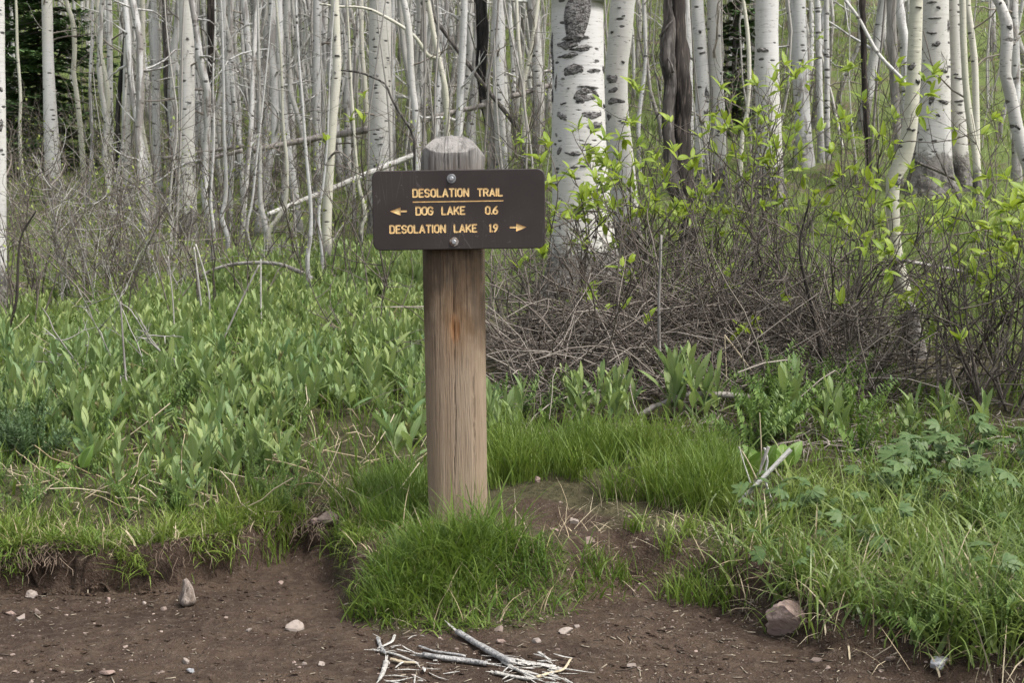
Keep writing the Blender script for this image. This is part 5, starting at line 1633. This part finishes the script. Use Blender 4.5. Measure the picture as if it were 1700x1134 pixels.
# ------------------------------------------------------------------ shrubs
SHRUB_LEAF = [leaf_mesh(leaf_arrays(.088, .030, .3, b_, 6, .12), 'shrub_leaf', t) for b_ in (.2, .6, 1.0) for t in (.15, .55, .95)]
def shrub(px, py, h, spread, n_stems, leaves, label, seed, name='leafy_shrub', cat='shrub', group=None, mat='twig_dark', twig_depth=2, side_n=5, bud=0, bias=(0, 0), r0=(.004, .008), leafmeshes=None, lscale=(.45, 1.05)):
    rg = np.random.default_rng(seed)
    c = ground_hit(px, py)
    o = thing(name, c, label, cat, group)
    tips = []
    buds = MB()
    bl = leaf_arrays(.016, .008, .2, .3, 4)
    for s in range(n_stems):
        b = MB()
        a = rg.uniform(0, 6.28)
        tilt = abs(rg.normal(0, spread))
        d = np.array([math.cos(a) * math.sin(tilt) + bias[0], math.sin(a) * math.sin(tilt) + bias[1], math.cos(tilt)]); d /= np.linalg.norm(d)
        L = h * rg.uniform(.6, 1.1)
        p0 = np.array([rg.normal(0, .10), rg.normal(0, .08), 0.0])
        p0[2] = float(H(c[0] + p0[0], c[1] + p0[1])) - c[2] - .03
        def grow(p, d, L, r, depth, wob):
            n = 9 if depth == 0 else 6
            P = [p]
            for k in range(n - 1):
                d = d + rg.normal(0, wob, 3) + np.array([0, 0, .035]); d /= np.linalg.norm(d)
                P.append(P[-1] + d * L / (n - 1))
            P = np.array(P)
            b.tube(P, np.linspace(r, r * .4, n), 5 if depth == 0 else 3, False, .12 if depth == 0 else 0, rg.uniform(0, 9), tint=rg.random())
            tips.append((P[-1], d, depth))
            if bud:
                for q in range(bud):
                    i = rg.integers(1, n); put_leaf(buds, bl, P[i], rg.normal(0, 1, 3) + [0, 0, .6], (0, 0, 1), rg.uniform(.6, 1.6), 0, rg.random())
            if depth < twig_depth:
                for q in range(side_n if depth == 0 else 3):
                    i = rg.integers(2, n)
                    dd = d * .7 + rg.normal(0, .55, 3); dd /= np.linalg.norm(dd)
                    grow(P[i], dd, L * rg.uniform(.25, .5), r * .64, depth + 1, wob * 1.15)
        grow(p0, d, L, rg.uniform(*r0), 0, .13)
        b.build('stem', mat, o)
    if buds.n: tag(buds.build('leaf_buds', 'bud_leaf', o), kind='stuff')
    if leaves:
        tips.sort(key=lambda t: -t[0][2] * 1.0 + rg.normal(0, .10))
        made = 0
        for p, d, dep in tips:
            if made >= leaves: break
            m = int(rg.integers(3, 7))
            for q in range(m):
                a = q * 2.2 + rg.uniform(-.4, .4)
                ax = Vector(d).orthogonal().normalized()
                sd = Quaternion(Vector(d), a) @ ax
                tl = rg.uniform(.3, 1.25)
                dv = Vector(d) * math.cos(tl) + sd * math.sin(tl) + Vector((0, 0, .25))
                lf = link('leaf', (leafmeshes or SHRUB_LEAF)[int(rg.integers(0, len(leafmeshes or SHRUB_LEAF)))], o)
                lf.matrix_local = Matrix.Translation(Vector(p) - Vector(d) * rg.uniform(0, .03)) @ (frame(dv, (rg.normal(0, .2), -.3, 1), rg.normal(0, .3)) * rg.uniform(*lscale)).to_4x4()
                made += 1
    return o
SH = [
 (930, 560, .78, .36, 8, 140, 'leafy green shrub before the foot of the thickest aspen', (.0, 0)),
 (1010, 580, .92, .34, 9, 200, 'leafy green shrub right of the thickest aspen foot', (0, 0)),
 (1100, 570, 1.0, .34, 9, 260, 'leafy green shrub in front of the twisted dark snag', (0, 0)),
 (1190, 580, 1.08, .33, 9, 260, 'leafy green shrub before the close white pair of aspens', (0, 0)),
 (1270, 590, 1.1, .30, 8, 230, 'leafy green shrub below the wide aspen beside the small fir', (0, 0)),
 (1360, 610, 1.15, .28, 9, 210, 'tall leafy green shrub with the highest yellow green tips at right', (-.05, 0)),
 (1425, 615, .92, .28, 8, 110, 'sparse leafy shrub left of the elbow-bent aspen', (0, 0)),
 (1595, 650, .80, .32, 8, 150, 'leafy shrub right of the elbow-bent aspen', (0, 0)),
 (1670, 660, .80, .36, 9, 230, 'thick leafy shrub at the right edge of the picture', (0, 0)),
 (1790, 680, .85, .36, 7, 120, 'leafy shrub beyond the right edge of the picture', (0, 0)),
 (1930, 690, .85, .36, 7, 120, 'second leafy shrub beyond the right edge', (0, 0)),
 (845, 600, .85, .22, 4, 60, 'few leafy twigs showing just right of the sign board', (.02, 0)),
]
for k, (px, py, h, sp, ns, nl, lab, bias) in enumerate(SH):
    shrub(px, py, h, sp, ns, nl, lab, 500 + k, group='leafy shrubs right of the sign', bias=bias, side_n=5)
for k, (px, py, h, nl, lab) in enumerate([(905, 600, .5, 24, 'short leafy shoots poking out of the heap near the sign end'), (1000, 620, .45, 26, 'short leafy shoots in the left middle of the brush heap'), (1085, 640, .5, 28, 'short leafy shoots in the centre of the brush heap'), (1235, 640, .55, 34, 'short leafy shoots at the right end of the brush heap'), (1480, 640, .5, 30, 'short leafy shoots left of the lower elbow-bent aspen'), (1640, 690, .5, 36, 'short leafy shoots low at the right edge')]):
    shrub(px, py, h, .35, 4, nl, lab, 640 + k, 'leafy_shoots', side_n=3)
shrub(640, 520, .95, .25, 4, 16, 'thin shrub with few green leaves at the left end of the sign board', 530, group=None, side_n=4)
BS = [
 (60, 500, .75, .5, 10, 'bare twiggy bush at the far left edge'),
 (130, 510, .85, .45, 12, 'bare twiggy bush second from the left edge'),
 (200, 505, .85, .45, 12, 'bare twiggy bush in the middle of the left tangle'),
 (260, 500, .8, .42, 12, 'bare twiggy bush at the right end of the left tangle'),
 (100, 470, .95, .4, 10, 'tall bare twiggy bush behind the left tangle, nearer the fir'),
 (180, 460, .95, .4, 10, 'tall bare twiggy bush behind the left tangle, by the slanted snag'),
 (250, 455, .9, .38, 9, 'tall bare twiggy bush behind the left tangle, by the clean white trunk'),
 (215, 640, .55, .28, 4, 'bare upright twigs standing in the meadow at left'),
 (20, 545, .75, .35, 4, 'dark crooked bare stem at the left edge before the tangle'),
 (-70, 505, .8, .45, 9, 'bare twiggy bush beyond the left edge'),
 (-200, 510, .8, .45, 9, 'second bare twiggy bush beyond the left edge'),
 (480, 470, .7, .4, 7, 'bare thin bush by the arching grey branch'),
 (620, 580, .5, .5, 5, 'bare dark twigs spreading in the meadow just left of the post'),
]
for k, (px, py, h, sp, ns, lab) in enumerate(BS):
    shrub(px, py, h, sp, ns, 0, lab, 560 + k, 'bare_shrub', group='bare bushes left of the sign', mat='twig_dark' if 'dark' in lab else 'twig_pale' if k % 2 else 'twig_grey', twig_depth=2, side_n=6, bud=1 if k < 7 and k != 3 else 0)
BR = [(880, 610, .8, .6, 9, 'bare grey twigs fanning out just right of the post'), (1050, 600, .75, .7, 10, 'bare twigs in the middle of the brush heap'),
      (1180, 610, .8, .65, 10, 'bare twigs rising at the right half of the brush heap'), (1340, 640, .8, .6, 10, 'bare dark twigs between heap and elbow-bent aspen'),
      (1405, 655, .8, .5, 9, 'bare dark twigs at the foot of the elbow-bent aspen'), (1605, 680, .75, .5, 9, 'bare dark twigs right of the elbow-bent aspen foot'), (1660, 690, .75, .6, 10, 'bare dark twigs at the right edge below the leafy shrub')]
for k, (px, py, h, sp, ns, lab) in enumerate(BR):
    shrub(px, py, h, sp, ns, 0, lab, 600 + k, 'bare_shrub', group='bare twigs in the right brush', mat='twig_dark' if k > 2 else 'twig_grey', twig_depth=2, side_n=6)
# undergrowth far right and behind the shrubs: low saplings in young leaf
b = MB(); lv = MB()
bl = leaf_arrays(.03, .016, .2, .3, 4)
for k in range(310):
    Y = rng.uniform(8.5, 22); px = rng.uniform(1020, 1760) if k % 3 == 0 else rng.uniform(-60, 460) if k % 3 == 1 else rng.uniform(300, 1300)
    X = (px - 850) / FPX * Y; g = float(H(X, Y)); h = rng.uniform(.5, 1.3)
    for s in range(3):
        d = np.array([rng.normal(0, .25), rng.normal(0, .25), 1.0]); P = [np.array([X + rng.normal(0, .05), Y, g - .03])]
        for m in range(6):
            d = d + rng.normal(0, .15, 3); d /= np.linalg.norm(d); P.append(P[-1] + d * h / 6)
        P = np.array(P); b.tube(P, np.linspace(.006, .002, 7), 4, False, tint=rng.random())
        for m in range(5):
            i = rng.integers(2, 7); side_branch(b, P[i], .003, d + rng.normal(0, .6, 3), h * .35, rng, 3, 0, 1, rng.random())
            for q in range(3):
                put_leaf(lv, bl, P[i] + rng.normal(0, .07, 3), rng.normal(0, 1, 3) + [0, 0, .5], (0, 0, 1), rng.uniform(.5, 1.3), 0, rng.random())
tag(b.build('undergrowth_twigs', 'twig_dark'), 'thin bare twigs of the undergrowth between the trunks', 'undergrowth', kind='stuff')
tag(lv.build('undergrowth_leaves', 'bud_leaf'), 'small young leaves sprinkled through the undergrowth', 'undergrowth', kind='stuff')

# ------------------------------------------------------------------ brush heap and litter
b = MB()
C0, C1 = ground_hit(870, 680), ground_hit(1440, 690)
for k in range(2700):
    px = rng.uniform(835, 1480); f = rng.random()
    py = rng.uniform(560, 690)
    Y = 6.2 + 1.5 * rng.random()
    X = (px - 850) / FPX * Y
    g = float(H(X, Y))
    hmax = .44 * math.exp(-((Y - 6.95) / .62) ** 2) * (.45 + .55 * sstep(840, 960, px)) * (1 - .6 * sstep(1250, 1480, px)) + .03
    z = g + hmax * rng.random() ** .8
    a = rng.uniform(0, 6.28); L = rng.uniform(.1, .45)
    if k % 4 == 0: L = rng.uniform(.35, .9); z = g + hmax * .3
    d = np.array([math.cos(a), math.sin(a) * .7, rng.normal(0, .4) + (1.1 if k % 4 == 0 else 0)]); d /= np.linalg.norm(d)
    P = [np.array([X, Y, z])]
    cv = rng.normal(0, .22, 3) - np.array([0, 0,   .35 if k % 4 == 0 else 0])
    for m in range(5):
        d = d + cv * .5 + rng.normal(0, .10, 3); d /= np.linalg.norm(d); P.append(P[-1] + d * L / 5)
    P = np.array(P); P[:, 2] = np.maximum(P[:, 2], H(P[:, 0], P[:, 1]) + .002)
    b.tube(P, rng.uniform(.0015, .0046) * np.linspace(1, .6, 6), 4, False, tint=rng.random() ** 1.8)
tag(b.build('brush_heap', 'twig_grey'), 'tangled heap of dead grey brown twigs under the right shrubs', 'brush heap', kind='stuff')
b = MB()
for k in range(900):
    if k < 500: px, py = rng.uniform(840, 1700), rng.uniform(620, 780)
    else: px, py = rng.uniform(-20, 420), rng.uniform(480, 590)
    c = ground_hit(px, py); a = rng.uniform(0, 6.28); L = rng.uniform(.06, .3)
    P = np.array([c + np.array([math.cos(a), math.sin(a), 0]) * L * q + rng.normal(0, .008, 3) for q in (0, .33, .66, 1)])
    P[:, 2] = H(P[:, 0], P[:, 1]) + rng.uniform(.002, .03) + rng.uniform(0, .06) * np.array([0, 1, .8, .2]) * rng.random()
    b.tube(P, rng.uniform(.0015, .004), 4, False, tint=rng.random())
tag(b.build('fallen_twigs', 'twig_grey'), 'loose dead twigs lying on the soil among the plants', 'twigs', kind='stuff')
b = MB()
for k in range(330):
    px, py = rng.uniform(-20, 705), rng.uniform(500, 865)
    c = ground_hit(px, py); a = rng.uniform(0, 6.28); L = rng.uniform(.08, .28); up = abs(rng.normal(0, .5))
    d = np.array([math.cos(a), math.sin(a), up]); d /= np.linalg.norm(d)
    P = np.array([c + d * L * q + rng.normal(0, .006, 3) for q in (0, .33, .66, 1)])
    P[:, 2] = np.maximum(P[:, 2], H(P[:, 0], P[:, 1]) + .003) + (.05 * rng.random() if k % 2 else 0)
    b.tube(P, rng.uniform(.001, .0024), 4, False, tint=rng.random())
tag(b.build('dead_stalks', 'straw'), 'pale dead stalks lying among the meadow plants at left', 'stalks', kind='stuff')
# litter flecks, chips and straw on path and bare soil
b = MB()
for k in range(1500):
    if k < 1300: px, py = rng.uniform(-40, 1700), rng.uniform(985, 1150)
    elif k < 1900: px, py = rng.uniform(1040, 1500), rng.uniform(980, 1130)
    else: px, py = rng.uniform(820, 1260), rng.uniform(830, 985)
    if px < 600 and rng.random() < .55: continue
    c = ground_hit(px, py)
    a = rng.uniform(0, 6.28); L = rng.uniform(.004, .028) * (2.2 if rng.random() < .07 else 1)
    if rng.random() < .4: L *= .5
    d = np.array([math.cos(a), math.sin(a), rng.normal(0, .12)])
    P = np.array([c, c + d * L * .5, c + d * L]); P[:, 2] = H(P[:, 0], P[:, 1]) + .0025
    b.tube(P, rng.uniform(.0006, .0026), 4, True, tint=rng.random() ** 1.6, squash=rng.uniform(.4, 1))
tag(b.build('litter', 'litter_bits'), 'straw coloured wood chips and stalk bits strewn on the trail', 'litter', kind='stuff')
# dead straw among the right grass and under turf
b = MB()
x = R.uniform(.7, 2.1, 1500); y = edge_y(x) + R.uniform(.0, .8, 1500); x = np.where(np.arange(1500) < 260, x + .9, x)
grass(b, x, y, R.uniform(.06, .24, 1500), R.uniform(.002, .004, 1500), 1.0, .6, 3)
x = R.uniform(-2.1, -.42, 1500); y = edge_y(x) + edge_w(x) * .8 + np.abs(R.normal(0, .2, 1500))
grass(b, x, y, R.uniform(.03, .11, 1500), R.uniform(.0015, .003, 1500), .8, .9, 3)
p = scatter_px(190, [(585, 1030), (640, 1050), (780, 1052), (900, 1030), (1000, 990), (960, 900), (860, 870), (700, 870), (620, 900)], R)
grass(b, p[:, 0], p[:, 1], R.uniform(.05, .2, len(p)), R.uniform(.0015, .003, len(p)), .5, .9, 4)
x = R.uniform(.15, .95, 700); y = edge_y(x) + R.uniform(.1, .75, 700)
grass(b, x, y, R.uniform(.03, .15, 700), R.uniform(.0015, .003, 700), 1.2, .4, 3)
tag(b.build('dry_grass', 'straw'), 'dry straw grass lying flat among the green at right', 'grass', kind='stuff')
# roots hanging out of the cut bank
b = MB()
for k in range(900):
    x0 = rng.uniform(-2.1, -.45)
    if fbm(np.array([x0 * 7]), 0, 2.)[0] < -.15 + rng.normal(0, .2): continue
    f = rng.uniform(.55, .95); y0 = float(edge_y(x0) + edge_w(x0) * f)
    z0 = float(H(x0, y0)) + .01
    L = .015 + .09 * rng.random() ** 2
    P = [np.array([x0, y0, z0])]; d = np.array([rng.normal(0, .6), -.7, .1])
    for m in range(5):
        d = d + np.array([rng.normal(0, .55), -.02 + rng.normal(0, .35), -.4]); d /= np.linalg.norm(d)
        q = P[-1] + d * L / 5; q[2] = max(q[2], float(H(q[0], q[1])) + .002); P.append(q)
    b.tube(np.array(P), rng.uniform(.0006, .0016), 3, False, tint=rng.random())
tag(b.build('hanging_roots', 'root_fibre'), 'thin pale roots and dead grass hanging from the cut bank at left', 'roots', kind='stuff')

# ------------------------------------------------------------------ stones
def stone(px, py, w, hgt, mat, label, seed, depth=.8, name='stone', group=None, sub=3, sharp=.25, sink=.3, rz=None):
    c = ground_hit(px, py)
    s = px_size(c[1], c[2])
    bm = bmesh.new()
    bmesh.ops.create_icosphere(bm, subdivisions=sub, radius=1)
    V = np.array([v.co for v in bm.verts])
    V = np.sign(V) * np.abs(V) ** .8
    V *= (1 + sharp * fbm(V[:, 0] * 1.4 + seed * 3.7, V[:, 1] * 1.4 + seed, V[:, 2] * 1.4, 3))[:, None]
    # a few flat cleaved faces
    rg = np.random.default_rng(seed)
    for k in range(7):
        nn = rg.normal(0, 1, 3); nn /= np.linalg.norm(nn); dd = V @ nn; lim = rg.uniform(.5, .8)
        V -= np.outer(np.maximum(dd - lim, 0), nn)
    if sub > 3: V *= (1 + .035 * fbm(V[:, 0] * 6, V[:, 1] * 6, V[:, 2] * 6 + seed, 4))[:, None]
    V *= np.array([w / 2, w / 2 * depth, hgt / 2]) * s
    for v, q in zip(bm.verts, V): v.co = q
    me = bpy.data.meshes.new(name); bm.to_mesh(me); bm.free()
    me.polygons.foreach_set('use_smooth', np.full(len(me.polygons), False))
    me.materials.append(MAT[mat])
    o = link(name, me)
    o.location = (c[0], c[1], c[2] + hgt * s * (.5 - sink)); o.rotation_euler = (rg.normal(0, .1), rg.normal(0, .12), rg.normal(0, .4) if rz is None else rz)
    return tag(o, label, 'stone', group)
ST = [(1318, 1040, 96, 66, 'stone_pink', 'largest reddish rock at the trail edge under the broad grass', .6), (1558, 1106, 36, 22, 'stone_grey', 'round pale grey stone at the lower right trail edge', .9),
      (490, 1046, 32, 24, 'stone_pale', 'smooth pale stone lying alone on the trail left of the grass mound', .7), (52, 990, 22, 20, 'stone_pale', 'pale angular stone under the bank at far left', .8),
      (35, 1030, 18, 14, 'stone_pale', 'small cream stone on the trail at far left below the angular one', .8), (177, 1120, 28, 11, 'stone_pink', 'flat pinkish stone near the bottom edge at left', .6),
      (308, 1102, 13, 14, 'stone_pale', 'small pointed pink stone on the trail left of centre bottom', .8), (318, 1117, 15, 9, 'stone_grey', 'small grey stone just below the pointed pink one', .8),
      (62, 1018, 12, 10, 'stone_brown', 'small brown stone touching the far left bank foot', .8), (20, 1022, 20, 8, 'stone_pink', 'flat reddish stone at the left edge of the trail', .7),
      (272, 1013, 12, 7, 'stone_brown', 'small dark stone below the pale stub in the bank', .7), (180, 1000, 9, 10, 'stone_pink', 'pinkish pebble at the bank foot left of the pale stub', .8),
      (239, 1003, 10, 6, 'stone_pale', 'pale pebble between two others under the bank roots', .8), (413, 1048, 13, 6, 'stone_pale', 'small pale flat pebble left of the smooth pale stone', .8),
      (465, 970, 10, 9, 'stone_pink', 'pink pebble beneath the right end of the turf bank', .8), (940, 1050, 28, 10, 'stone_pale', 'flat pale stone at the lower right of the grass mound', .6),
      (890, 1067, 16, 12, 'stone_pale', 'pale pebble below the grass mound, left of the flat stone', .8), (832, 1068, 16, 10, 'stone_pink', 'pinkish pebble under the mound above the crossed grey sticks', .8),
      (1046, 1108, 20, 8, 'stone_pale', 'flat tan stone near the right end of the grey sticks', .7), (958, 1042, 12, 8, 'stone_pale', 'small pale pebble just above the flat pale stone', .8),
      (505, 1104, 10, 8, 'stone_pale', 'lone pale pebble near the bottom left of the sticks', .8), (533, 1105, 12, 9, 'stone_pale', 'cream pebble right beside the lone pale one', .8),
      (920, 882, 14, 10, 'stone_pink', 'pink stone on the bare slope right of the post', .8), (955, 868, 20, 10, 'stone_pale', 'pale stone on the bare slope farther from the post', .7),
      (890, 800, 16, 14, 'stone_pink', 'pinkish stone tucked under the tall grass right of the post', .7), (975, 900, 26, 12, 'stone_pink', 'flat reddish stone low on the bare slope', .7),
      (1480, 1096, 18, 10, 'stone_brown', 'brown stone left of the round pale grey stone', .8), (548, 866, 50, 22, 'stone_brown', 'brown grey slab at the edge of bare soil left of the post', .5),
      (525, 868, 18, 10, 'stone_pink', 'small pinkish stone in front of the grey slab', .7), (1355, 1098, 22, 12, 'stone_brown', 'brown stone below the largest reddish rock', .7), (830, 1048, 20, 14, 'stone_brown', 'brown stone peeping out of the mound grass', .7),
      (1130, 960, 18, 12, 'stone_pink', 'pink stone on bare soil near the small tuft at right', .7)]
for k, (px, py, w, h, mat, lab, dp) in enumerate(ST):
    stone(px, py, w, h, mat, lab, 40 + k, dp, sub=5 if w > 40 else 3)
# pale rotting stub hanging in the bank
c = ground_hit(313, 1000) + np.array([0, -.02, .032])
b = MB(); s_ = px_size(c[1], c[2])
pp = np.array([[-2, .0, 26], [0, -.0, 20], [2, 0, 8], [1, 0, -6], [0, 0, -14], [0, 0, -19]], float) * s_
b.tube(spline(pp, 16), np.interp(np.linspace(0, 1, 16), [0, .25, .5, .75, .92, 1], [4, 7, 11, 15, 13, 4]) * s_, 14, True, .3, 4.)
o = b.build('root_stub', 'stub_wood'); o.location = (c[0], c[1] - .01, c[2])
tag(o, 'pale lumpy root stub sticking out below the turf bank at left', 'root')
# pebbles nobody could count
b = MB()
ico = bmesh.new(); bmesh.ops.create_icosphere(ico, subdivisions=1, radius=1); IV = np.array([v.co for v in ico.verts]); IT = np.array([[v.index for v in f.verts] for f in ico.faces]); ico.free()
for k in range(1500):
    if k < 1140: px, py = rng.uniform(-40, 1700), rng.uniform(985, 1150)
    else: px, py = rng.uniform(820, 1260), rng.uniform(830, 1010)
    c = ground_hit(px, py); r = .0015 + .0065 * rng.random() ** 5
    V = IV * (1 + .3 * rng.normal(size=(len(IV), 1))) * np.array([1, rng.uniform(.6, 1), rng.uniform(.4, .7)]) * r
    b.add(V + c + [0, 0, r * .15], None, IT, tint=rng.random())
clod = MB()
for k in range(2600):
    px, py = rng.uniform(-60, 1720), rng.uniform(960, 1160)
    if k > 2200: px, py = rng.uniform(-40, 560), rng.uniform(965, 1000)
    c = ground_hit(px, py)
    if c[1] > edge_y(c[0]) + .1: continue
    r = .002 + .010 * rng.random() ** 4
    V = IV * (1 + .35 * rng.normal(size=(len(IV), 1))) * np.array([1, rng.uniform(.6, 1), rng.uniform(.4, .8)]) * r
    clod.add(V + c + [0, 0, r * .1], None, IT)
tag(clod.build('soil_crumbs', 'path_earth', None, False), 'loose brown crumbs of earth lying on the trail', 'soil', kind='stuff')
MAT['pebble'] = None
def make_pebble():
    q = NB('pebble'); t = q.attr('tint')
    q.principled(q.mix(t, (.09, .066, .054), (.30, .235, .20)), .85, spec=.2); MAT['pebble'] = q.m
make_pebble()
tag(b.build('gravel', 'pebble', None, False), 'tiny pebbles scattered over the brown trail', 'gravel', kind='stuff')

# ------------------------------------------------------------------ sticks
def stick(pix, w0, w1, mat, label, name='stick', lift=.008, seed=0, sides=8, lump=.18, splits=0, Y=None, group=None, n=14, ground=True):
    """a stick lying on (or standing from) the ground along picture points"""
    if ground: P = np.array([ground_hit(px, py) + [0, 0, lift + (hh[0] if hh else 0)] for px, py, *hh in pix])
    else: P = np.array([at_y(px, py, Y) for px, py in pix])
    s = px_size(P[:, 1].mean(), P[:, 2].mean())
    S = spline(P, n); c = S[0].copy()
    w = np.linspace(w0, w1, n) * s / 2
    b = MB(); b.tube(S - c, w * (1.3 if name == 'stick' else 1), 5 if mat == 'bleached_wood' and name == 'stick' else sides, True, lump, seed * 1.9, tint=.6, squash=.7)
    if not splits:
        o = b.build(name, mat, None, name != 'stick'); o.location = c
        return tag(o, label, 'stick', group)
    o = thing(name, c, label, 'stick', group); b.build('shaft', mat, o)
    rg = np.random.default_rng(seed)
    for k in range(splits):
        e = -1 if k % 2 else 0
        base = S[e if e else 0]; d = (S[-1] - S[-3]) if e else (S[0] - S[2]); d /= np.linalg.norm(d)
        d = d + rg.normal(0, .22, 3) * [1, 1, .3]; L = rg.uniform(.03, .09)
        q = np.array([base - d * .015, base + d * L * .5, base + d * L]); q[:, 2] = np.maximum(q[:, 2], H(q[:, 0], q[:, 1]) + .003)
        sb = MB(); sb.tube(q - c, np.array([w[e] * .55, w[e] * .4, .0008]), 5, True, .1, k, squash=.6); sb.build('splinter', 'bleached_wood', o, False)
    return o
stick([(760, 1058), (790, 1076), (825, 1096), (850, 1108)], 11, 12, 'driftwood', 'thick grey stick slanting down right from the mound, longest in the pile', seed=1, splits=3, lift=.014)
stick([(703, 1094), (740, 1099), (780, 1104), (808, 1108)], 10, 9, 'driftwood', 'thick grey stick lying level left in the pile', seed=2, splits=4, lift=.01)
stick([(696, 1078), (720, 1086), (750, 1091), (773, 1095)], 4, 5, 'driftwood', 'thin grey stick just above the level thick one', seed=3)
stick([(632, 1086), (660, 1093), (693, 1107)], 5, 4, 'bleached_wood', 'splintered white stick at the left end of the pile', seed=4, splits=2)
stick([(628, 1082), (650, 1070), (655, 1060)], 4, 4, 'bleached_wood', 'short pale stick pointing up right at the pile left end', seed=5)
stick([(627, 1064), (632, 1078), (640, 1090)], 5, 4, 'driftwood', 'short grey chip crossing the pale stick at the pile left end', seed=6)
stick([(641, 1104), (636, 1122), (630, 1134)], 8, 5, 'bleached_wood', 'frayed pale wood chunk at the bottom left of the pile', seed=7, splits=3)
stick([(650, 1100), (670, 1105), (690, 1106)], 6, 4, 'straw', 'brown bark strip below the splintered white stick', seed=8)
stick([(845, 1098), (880, 1106), (922, 1113)], 5, 9, 'bleached_wood', 'white split stick in the right half of the pile', seed=9, splits=2)
stick([(860, 1106), (900, 1110), (925, 1116)], 5, 5, 'bleached_wood', 'second white split stick tight below the first', seed=10)
stick([(895, 1096), (912, 1108)], 5, 4, 'bleached_wood', 'short white chip on the right split sticks', seed=11, lift=.02)
stick([(835, 1104), (860, 1118), (888, 1131)], 7, 5, 'bleached_wood', 'white splintered end continuing the longest grey stick', seed=12, splits=2)
stick([(822, 1122), (850, 1128), (880, 1133)], 8, 6, 'bleached_wood', 'broken white slab at the bottom right of the pile', seed=13, splits=2)
stick([(890, 1130), (915, 1122), (935, 1117), (948, 1098)], 5, 3, 'straw', 'tan twig hooked upward at the right end of the pile', seed=14)
b = MB()
for k in range(84):
    px, py = (rng.uniform(840, 945), rng.uniform(1096, 1140)) if k < 46 else (rng.uniform(622, 710), rng.uniform(1062, 1138))
    if k > 72: px, py = rng.uniform(700, 830), rng.uniform(1085, 1135)
    c = ground_hit(px, py); a = (rng.normal(-.35, .5) if k % 3 else rng.uniform(0, 6.28)); L = .012 + .07 * rng.random() ** 1.6
    d = np.array([math.cos(a), math.sin(a), rng.normal(0, .12)])
    P = np.array([c - d * L / 2, c + rng.normal(0, .002, 3), c + d * L / 2]); P[:, 2] = np.maximum(P[:, 2], H(P[:, 0], P[:, 1]) + .003) + .010 * rng.random()
    b.tube(P, np.array([.4, 1, .3]) * rng.uniform(.0015, .0048), 4, True, squash=rng.uniform(.35, .8), tint=rng.random())
tag(b.build('wood_splinters', 'bleached_wood', None, False), 'white and grey splinters strewn around the broken sticks at bottom centre', 'splinters', kind='stuff')
YW = float(ground_hit(1228, 838)[1]) - .06
for pix, w0, w1, mat, lab, dy in [
    ([(1226, 834), (1270, 790), (1313, 746)], 6, 9, 'aspen_white', 'white stick with dark rings propped in the grass at right', -.05),
    ([(1246, 820), (1262, 780), (1276, 742)], 5, 6, 'grey_wood', 'grey stick crossing behind the ringed white stick', 0),
    ([(1284, 840), (1270, 795), (1274, 765), (1269, 744)], 5, 4, 'aspen_white', 'pale bent stick right of the grey one, behind the white stick', .02),
    ([(1265, 820), (1264, 750), (1261, 686)], 3, 2, 'straw', 'thin upright straw stalk above the crossed white sticks', .03),
    ([(1246, 802), (1235, 770), (1227, 742)], 3, 2, 'bleached_wood', 'thin pale stalk leaning left beside the crossed sticks', -.02),
    ([(1256, 796), (1244, 770), (1231, 748)], 3, 2, 'straw', 'second thin stalk leaning left, nearest to the sticks', -.01)]:
    stick(pix, w0, w1, mat, lab, 'stick', Y=YW + dy, ground=False, seed=len(lab), lump=.12)
for pix, w0, w1, mat, lab in [
    ([(1095, 600), (1094, 500), (1098, 390)], 8, 6, 'grey_wood', 'pale upright dead stem in the middle of the right brush'),
    ([(1290, 690), (1250, 620), (1203, 556)], 4, 3, 'straw', 'tan bent stalk slanting over the feathery plants'),
    ([(1206, 640), (1205, 600), (1203, 556)], 3, 2, 'straw', 'short upright tan stalk joined to the slanting one')]:
    stick(pix, w0, w1, mat, lab, 'dead_stalk', Y=6.3, ground=False, seed=len(lab))
for pix, w0, w1, mat, lab in [
    ([(337, 545), (331, 480), (322, 410)], 5, 4, 'bleached_wood', 'white upright stick in the meadow, left of the leaning pair'),
    ([(348, 545), (346, 480), (325, 405)], 4, 4, 'bleached_wood', 'white bent stick right beside the upright white stick'),
    ([(434, 550), (433, 490), (433, 430)], 4, 4, 'bleached_wood', 'thin white upright stick under the arching branch'),
    ([(368, 570), (400, 500), (430, 440)], 4, 4, 'grey_wood', 'grey stick leaning up to the arching branch'),
    ([(365, 545), (357, 480), (350, 400)], 2.5, 2, 'red_bark', 'thin red brown stalk between white sticks in the meadow'),
    ([(391, 520), (390, 480), (386, 425)], 3, 2.5, 'red_bark', 'red brown upright stalk before the arching branch'),
    ([(290, 570), (287, 500), (279, 425)], 3.5, 3, 'grey_wood', 'grey upright stalk at the right end of the left tangle'),
    ([(212, 660), (206, 590), (200, 500)], 6, 4, 'grey_wood', 'grey upright dead stem rising out of the left meadow'),
    ([(10, 560), (27, 500), (30, 440), (36, 390), (60, 350)], 8, 4, 'red_bark', 'dark curved stem rising at the far left edge'),
    ([(1330, 420), (1322, 390), (1330, 470), (1355, 560), (1375, 640)], 10, 12, 'red_bark', 'dark ragged dead stem in the right brush')]:
    if lab.startswith('dark ragged'): pix = [(1375, 650), (1358, 560), (1340, 480), (1328, 420), (1332, 380), (1345, 330)]; w0, w1 = 12, 4
    Y = float(ground_hit(pix[0][0], pix[0][1] + 12)[1])
    stick(pix, w0, w1, mat, lab, 'dead_stalk', Y=Y, ground=False, seed=len(lab), lump=.1, n=22)
